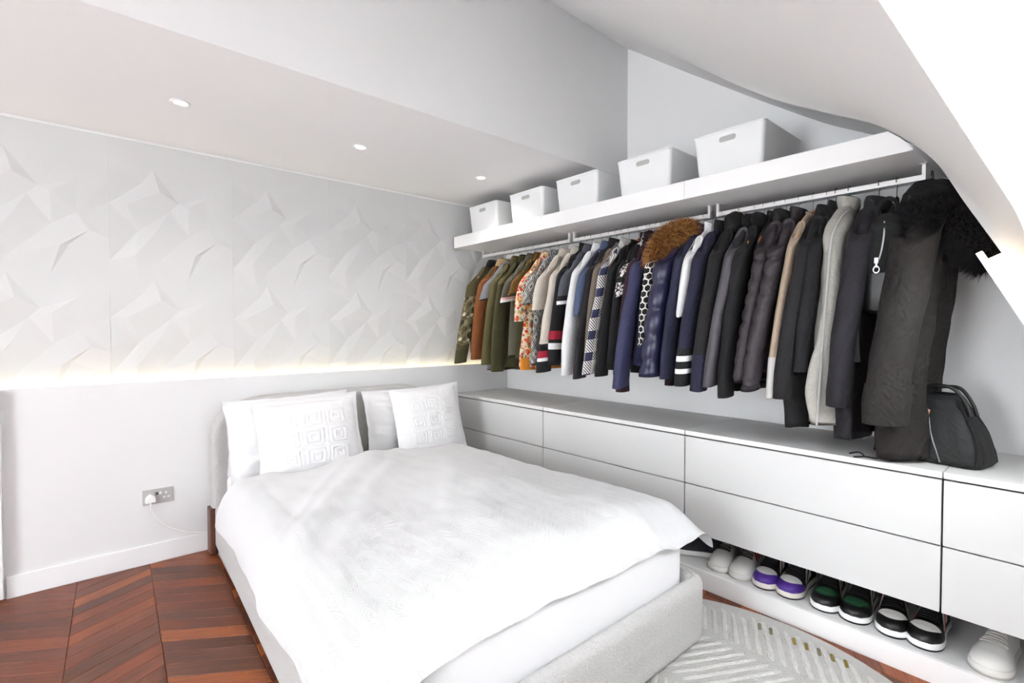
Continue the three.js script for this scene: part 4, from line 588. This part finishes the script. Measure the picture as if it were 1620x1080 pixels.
{
  hanger(-0.56, 'black plastic hanger carrying the black leather backpack', blackPlastic);
  const t = thing('backpack', 'black leather and canvas backpack with a big silver zip puller hanging beside the parka', 'backpack', [2.50, 1.40, -0.555]);
  const upper = C.black2, lo = [[0.07, 0.045, 0.0, 0.03], [0.092, 0.062, 0.015, 0.035], [0.098, 0.066, 0.08, 0.04], [0.098, 0.064, 0.155, 0.04]], hi = [[0.098, 0.064, 0.155, 0.04], [0.094, 0.060, 0.25, 0.04], [0.082, 0.052, 0.34, 0.04], [0.06, 0.04, 0.385, 0.03], [0.02, 0.02, 0.40, 0.015]];
  const R = (a) => loftRing(a[0], a[1], a[2], a[3]);
  mesh('leather_base', gridGeo([loftRing(0.01, 0.01, 0, 0.005), ...lo.map(R)], { wrapU: true, flip: true }), C.leather, t); mesh('canvas_top', gridGeo(hi.map(R), { wrapU: true, flip: true }), cloth(0x111314), t);
  mesh('zip', tube([[-0.07, 0.36, 0.005], [-0.090, 0.30, 0.008], [-0.0985, 0.22, -0.002], [-0.1, 0.175, -0.02]], 0.0035, 24, 6), M.steel, t);
  const z = mesh('zip_puller', merge([rbox(-0.004, 0.004, -0.012, 0.012, -0.008, 0.008, 0.003), rbox(-0.003, 0.003, -0.028, -0.008, -0.004, 0.004, 0.002), new THREE.TorusGeometry(0.010, 0.0032, 8, 20).rotateY(Math.PI / 2).scale(1, 1.25, 1).translate(0, -0.036, 0)]), M.silver, t); z.position.set(-0.104, 0.205, -0.012);
  mesh('carry_loop', tube([[0, 0.395, -0.03], [0, 0.44, -0.028], [0, 0.465, 0], [0, 0.44, 0.028], [0, 0.395, 0.03]], 0.008, 20, 8), C.black, t);
  mesh('strap', prism([[-0.013, 0], [0.013, 0], [0.013, 0.28], [-0.013, 0.28]], 0.003, 0.001).rotateY(-Math.PI / 2).rotateX(-0.08).translate(-0.09, -0.20, -0.075), C.char, t);
  mesh('buckle', rbox(-0.094, -0.086, -0.05, -0.042, 0.0, 0.012, 0.002), M.silver, t);
}
{
  const t = thing('duffel_bag', 'black canvas bag with pale leather zip tab slouching on the white cabinet top', 'bag', [2.635, WTOP + 0.001, -0.368], -0.2); t.scale.set(0.70, 1, 0.86);
  const sec = [[0.02, 0.02, 0, 0.01, 0], [0.125, 0.125, 0.001, 0.05, 0.005], [0.142, 0.142, 0.02, 0.06, 0.005], [0.14, 0.14, 0.06, 0.06, 0.003], [0.125, 0.125, 0.13, 0.06, -0.006], [0.098, 0.10, 0.20, 0.05, -0.02], [0.066, 0.078, 0.25, 0.04, -0.032], [0.04, 0.066, 0.27, 0.03, -0.036], [0.012, 0.05, 0.273, 0.01, -0.036]];
  const rows = []; for (let i = 0; i < sec.length - 1; i++) for (let k = 0; k < (i === sec.length - 2 ? 5 : 4); k++) { const f = k / 4, a = sec[i], b = sec[i + 1], m = (q) => lerp(a[q], b[q], f); rows.push(loftRing(m(0), m(1), m(2), m(3), 0, m(4), 8).map((p) => { const n = 0.012 * noise(p.x * 16, p.y * 14, p.z * 16) * smooth(0, 0.05, p.y); return V(p.x * (1 + n * 5), p.y + (p.y > 0.2 ? n : 0), p.z * (1 + n * 4)); })); }
  mesh('body', gridGeo(rows, { wrapU: true, flip: true }), std(0x101213, 0.7, { bumpMap: crumple, bumpScale: 0.006 }), t);
  mesh('zip', tube([[-0.092, 0.20, -0.055], [-0.115, 0.15, -0.045], [-0.133, 0.10, -0.03], [-0.146, 0.05, -0.008], [-0.147, 0.012, 0.005]], 0.004, 30, 8), std(lin(0.16, 0.16, 0.165), 0.35, { metalness: 0.7 }), t);
  mesh('zip_tab', rbox(-0.006, 0.006, -0.026, 0.026, -0.008, 0.008, 0.003).rotateZ(-0.35).rotateX(0.2).translate(-0.109, 0.185, -0.06), std(0xb98a72, 0.6), t);
  mesh('piping', tube([[-0.06, 0.245, 0.036], [-0.085, 0.20, 0.075], [-0.105, 0.13, 0.11], [-0.125, 0.06, 0.128], [-0.125, 0.01, 0.12]], 0.0045, 30, 8), C.black, t);
  for (const [x, d] of [[-0.05, 0], [0.03, 0.02]]) mesh('handle', tube([[x, 0.235, -0.10], [x - 0.015, 0.285, -0.09], [x - 0.02, 0.305 - d * 0.4, -0.03], [x - 0.02, 0.295, 0.03], [x - 0.022, 0.24, 0.075], [x - 0.03, 0.195, 0.095]], 0.0075, 40, 8), C.leather, t);
  mesh('zip_pull', rbox(-0.10, -0.09, 0.155, 0.18, 0.088, 0.098, 0.003), C.leather, t);
}
// --- slim glowing channel that edges the recess under the roof slope
{
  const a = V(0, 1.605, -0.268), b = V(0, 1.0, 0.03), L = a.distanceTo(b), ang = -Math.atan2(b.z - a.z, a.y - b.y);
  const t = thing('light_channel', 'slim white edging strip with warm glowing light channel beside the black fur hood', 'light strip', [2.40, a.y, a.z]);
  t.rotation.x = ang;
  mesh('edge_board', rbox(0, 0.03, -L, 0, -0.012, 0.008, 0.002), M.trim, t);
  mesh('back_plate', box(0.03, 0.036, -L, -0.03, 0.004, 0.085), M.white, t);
  mesh('plate_glow', box(0.018, 0.03, -L, -0.045, 0.012, 0.07), new THREE.MeshStandardMaterial({ color: 0xffffff, emissive: lin(1, 0.80, 0.52), emissiveIntensity: 3.5 }), t);  // LED light falling on the back plate, put in as a glowing slab
  const l = new THREE.RectAreaLight(lin(1, 0.72, 0.4), LED_SIDE, 0.05, L - 0.05); l.position.set(0.016, -L / 2, 0.04); l.rotation.y = Math.PI / 2; t.add(l);
}
// ================================================================ SHOES
{
  const hw = (s) => s < 0.24 ? 0.049 * Math.sqrt(Math.max(0, 1 - Math.pow(1 - s / 0.24, 2.3))) : s < 0.85 ? lerp(0.049, 0.036, smooth(0.24, 0.62, s)) : 0.036 * Math.sqrt(Math.max(0, 1 - Math.pow((s - 0.85) / 0.15, 2)));
  const mk = (len, top, K) => {
    const h = (s) => s < 0.2 ? lerp(0.010, 0.047, Math.pow(s / 0.2, 0.42)) : s < 0.34 ? lerp(0.046, 0.058, (s - 0.2) / 0.14) : lerp(0.058, top, Math.pow(smooth(0.34, 0.68, s), 0.85));
    const base = 0.024;
    return (s, th, off = 0) => { const w = hw(s) * K + off, hh = h(s) + off, x = (s - 0.5) * len + (s < 0.05 ? -off : s > 0.95 ? off : 0), c = Math.cos(th), q = Math.sin(th), nar = 1 - 0.34 * smooth(0.3, 0.65, s) * smooth(0.3, 1, q); return V(x, base + hh * Math.pow(q, 0.75), w * sp(c, 0.75) * nar); };
  };
  const patch = (S, f, off, nu = 14, nv = 10) => { const r = []; for (let i = 0; i <= nu; i++) { const q = []; for (let j = 0; j <= nv; j++) { const [s, th] = f(i / nu, j / nv); q.push(S(clamp(s, 0, 1), th, off)); } r.push(q); } return gridGeo(r); };
  const rad = Math.PI / 180;
  function shoe(label, z, turn, o) {
    const len = o.len || 0.295, K = o.K || 1.14, S = mk(len, o.top || 0.13, K), t = thing('shoe', label, 'shoe', [o.x ?? 2.47 + len / 2, PL, z], turn, o.group);
    const ring = (y, off) => { const r = []; for (let i = 0; i < 60; i++) { const a = i / 60 * 2, s = a < 1 ? a : 2 - a, sg = a < 1 ? 1 : -1, ss = 0.5 - 0.5 * Math.cos(s * Math.PI); r.push(V((ss - 0.5) * (len + off * 2), y, sg * (hw(clamp(ss)) * K + (ss > 0.001 && ss < 0.999 ? off : 0)))); } return r; };
    mesh('outsole', gridGeo([ring(0, -0.03).map((p) => p.multiplyScalar(0.2).setY(0)), ring(0, 0.001), ring(0.006, 0.004), ring(0.008, 0.004)], { wrapU: true }), o.outsole || C.black, t);
    mesh('midsole', gridGeo([ring(0.008, 0.003), ring(0.012, 0.005), ring(0.026, 0.004), ring(0.031, 0.001), ring(0.031, -0.006)], { wrapU: true }), o.mid || M.white, t);
    mesh('upper', patch(S, (u, v) => [0.5 - 0.5 * Math.cos(u * Math.PI), (2 + 176 * v) * rad], 0, 44, 24), o.upper, t);
    if (o.guard) mesh('toe_guard', patch(S, (u, v) => [u * lerp(0.34, 0.19, Math.sin(v * Math.PI)), (2 + 176 * v) * rad], 0.0016, 16, 26), o.guard, t);
    if (o.toe) mesh('toe_box', patch(S, (u, v) => { const e = Math.sin(v * Math.PI); return [0.185 + (u - 0.5) * 0.17 * Math.pow(e, 0.8) + 0.05 * (1 - e), (38 + 104 * v) * rad]; }, 0.0034, 14, 16), o.toe, t);
    if (o.panel) for (const m of [1, -1]) mesh('side_panel', patch(S, (u, v) => [0.36 + 0.30 * u, m > 0 ? (8 + 40 * v * (0.5 + 0.5 * u)) * rad : (172 - 40 * v * (0.5 + 0.5 * u)) * rad], 0.0016), o.panel, t);
    if (o.mark) for (const m of [1, -1]) mesh('side_mark', patch(S, (u, v) => { const c = 16 + 24 * Math.pow(u, 1.6), d = 9 * Math.sin(Math.PI * Math.pow(u, 0.6)) + 1; const th = c + (v - 0.5) * d; return [0.35 + 0.34 * u, (m > 0 ? th : 180 - th) * rad]; }, 0.0034, 16, 5), o.mark, t);
    if (o.stripes) for (const [a, b] of [[0.46, 0.52], [0.56, 0.62]]) mesh('stripe', patch(S, (u, v) => [lerp(a, b, u) + 0.05 * v, lerp(20, 52, v) * rad], 0.0022, 4, 8), C.redBright, t);
    mesh('tongue', patch(S, (u, v) => [0.33 + 0.30 * u, (66 + 48 * v) * rad], 0.003, 12, 10), o.tongue || o.upper, t);
    const laces = []; for (let k = 0; k < 7; k++) { const s = 0.335 + k * 0.036, p = []; for (let i = 0; i <= 6; i++) p.push(S(s + 0.012 * (i / 6 - 0.5) * (k % 2 ? 1 : -1), (58 + 64 * i / 6) * rad, 0.0065)); laces.push(tube(p, 0.0026, 10, 6)); }
    const bow = S(0.55, 90 * rad, 0.008); for (const m of [1, -1]) laces.push(tube([bow, bow.clone().add(V(-0.012, 0.014, 0.016 * m)), bow.clone().add(V(-0.025, 0.004, 0.026 * m)), bow.clone().add(V(-0.014, 0.0, 0.012 * m)), bow], 0.0023, 16, 6));
    mesh('laces', merge(laces), o.laces || C.black, t);
    mesh('lining', patch(S, (u, v) => [0.66 + 0.28 * u, (72 + 36 * v) * rad], 0.002, 8, 8), o.lining || C.black, t);
    return t;
  }
  C.redBright = cloth(0xd0303a, 0.6); C.purple = std(0x4a2a86, 0.5); C.leatherW = std(0xdcdad6, 0.5, { bumpMap: fine, bumpScale: 0.0003 }); C.leatherW2 = std(0xcfccc6, 0.55, { bumpMap: fine, bumpScale: 0.0004 }); C.leatherB = std(0x121214, 0.42, { bumpMap: fine, bumpScale: 0.0003 }); C.green = std(0x16482c, 0.75, { bumpMap: weave, bumpScale: 0.0008 }); C.midOld = std(0xd6d0c8, 0.6); C.darkMix = cloth(0x1a1722, 0.7);
  const g = (s) => 'pair of ' + s;
  shoe('dark charcoal canvas shoe with white sole turned sideways next to the bed foot', -1.42, -1.15, { x: 2.60, upper: cloth(0x2f3036), top: 0.115, laces: C.black, outsole: C.midOld });
  const wo = { upper: C.leatherW, mid: C.leatherW, tongue: C.leatherW2, laces: cloth(0x4b4a4c), top: 0.10, outsole: C.midOld, group: g('white leather trainers') };
  shoe('white trainer without red stripes, next to the charcoal canvas shoe', -1.27, 0.16, wo);
  shoe('white trainer with two red stripes on its side', -1.15, 0.05, { ...wo, stripes: true });
  const pu = { upper: C.darkMix, guard: C.purple, toe: C.leatherW, panel: C.leatherW, mark: C.leatherB, top: 0.15, mid: C.midOld, outsole: cloth(0x2a2233), group: g('purple trainers') };
  shoe('purple and black high-top trainer with white toe, beside the red-striped white trainer', -1.033, 0.06, pu);
  shoe('purple and black high-top trainer with white toe, beside the gap before the green pair', -0.915, -0.02, pu);
  const gr = { upper: C.leatherB, toe: C.green, guard: C.leatherB, panel: C.leatherW, mark: C.leatherB, top: 0.15, mid: M.white, outsole: C.black, group: g('green trainers') };
  shoe('black trainer with dark green toe, nearest the purple pair', -0.778, 0.10, gr);
  shoe('black trainer with dark green toe, touching the black and white trainer', -0.658, 0.04, gr);
  const bw = { upper: C.leatherB, toe: C.leatherW, guard: C.leatherB, panel: C.leatherW, mark: C.redBright, top: 0.15, mid: M.white, outsole: C.black, group: g('black and white trainers') };
  shoe('black trainer with white toe and red side mark, touching the green-toed trainer', -0.538, 0.16, bw);
  shoe('black trainer with white toe and red side mark, nearest the lone white trainer', -0.415, -0.04, bw);
  shoe('lone plain white lace-up trainer at the right end of the shoe row', -0.218, -0.1, { x: 2.60, upper: C.leatherW, mid: C.leatherW, tongue: C.leatherW2, laces: C.leatherW2, top: 0.10, outsole: C.midOld, lining: C.cream, K: 1.2 });
}
renderer.render(scene, camera);
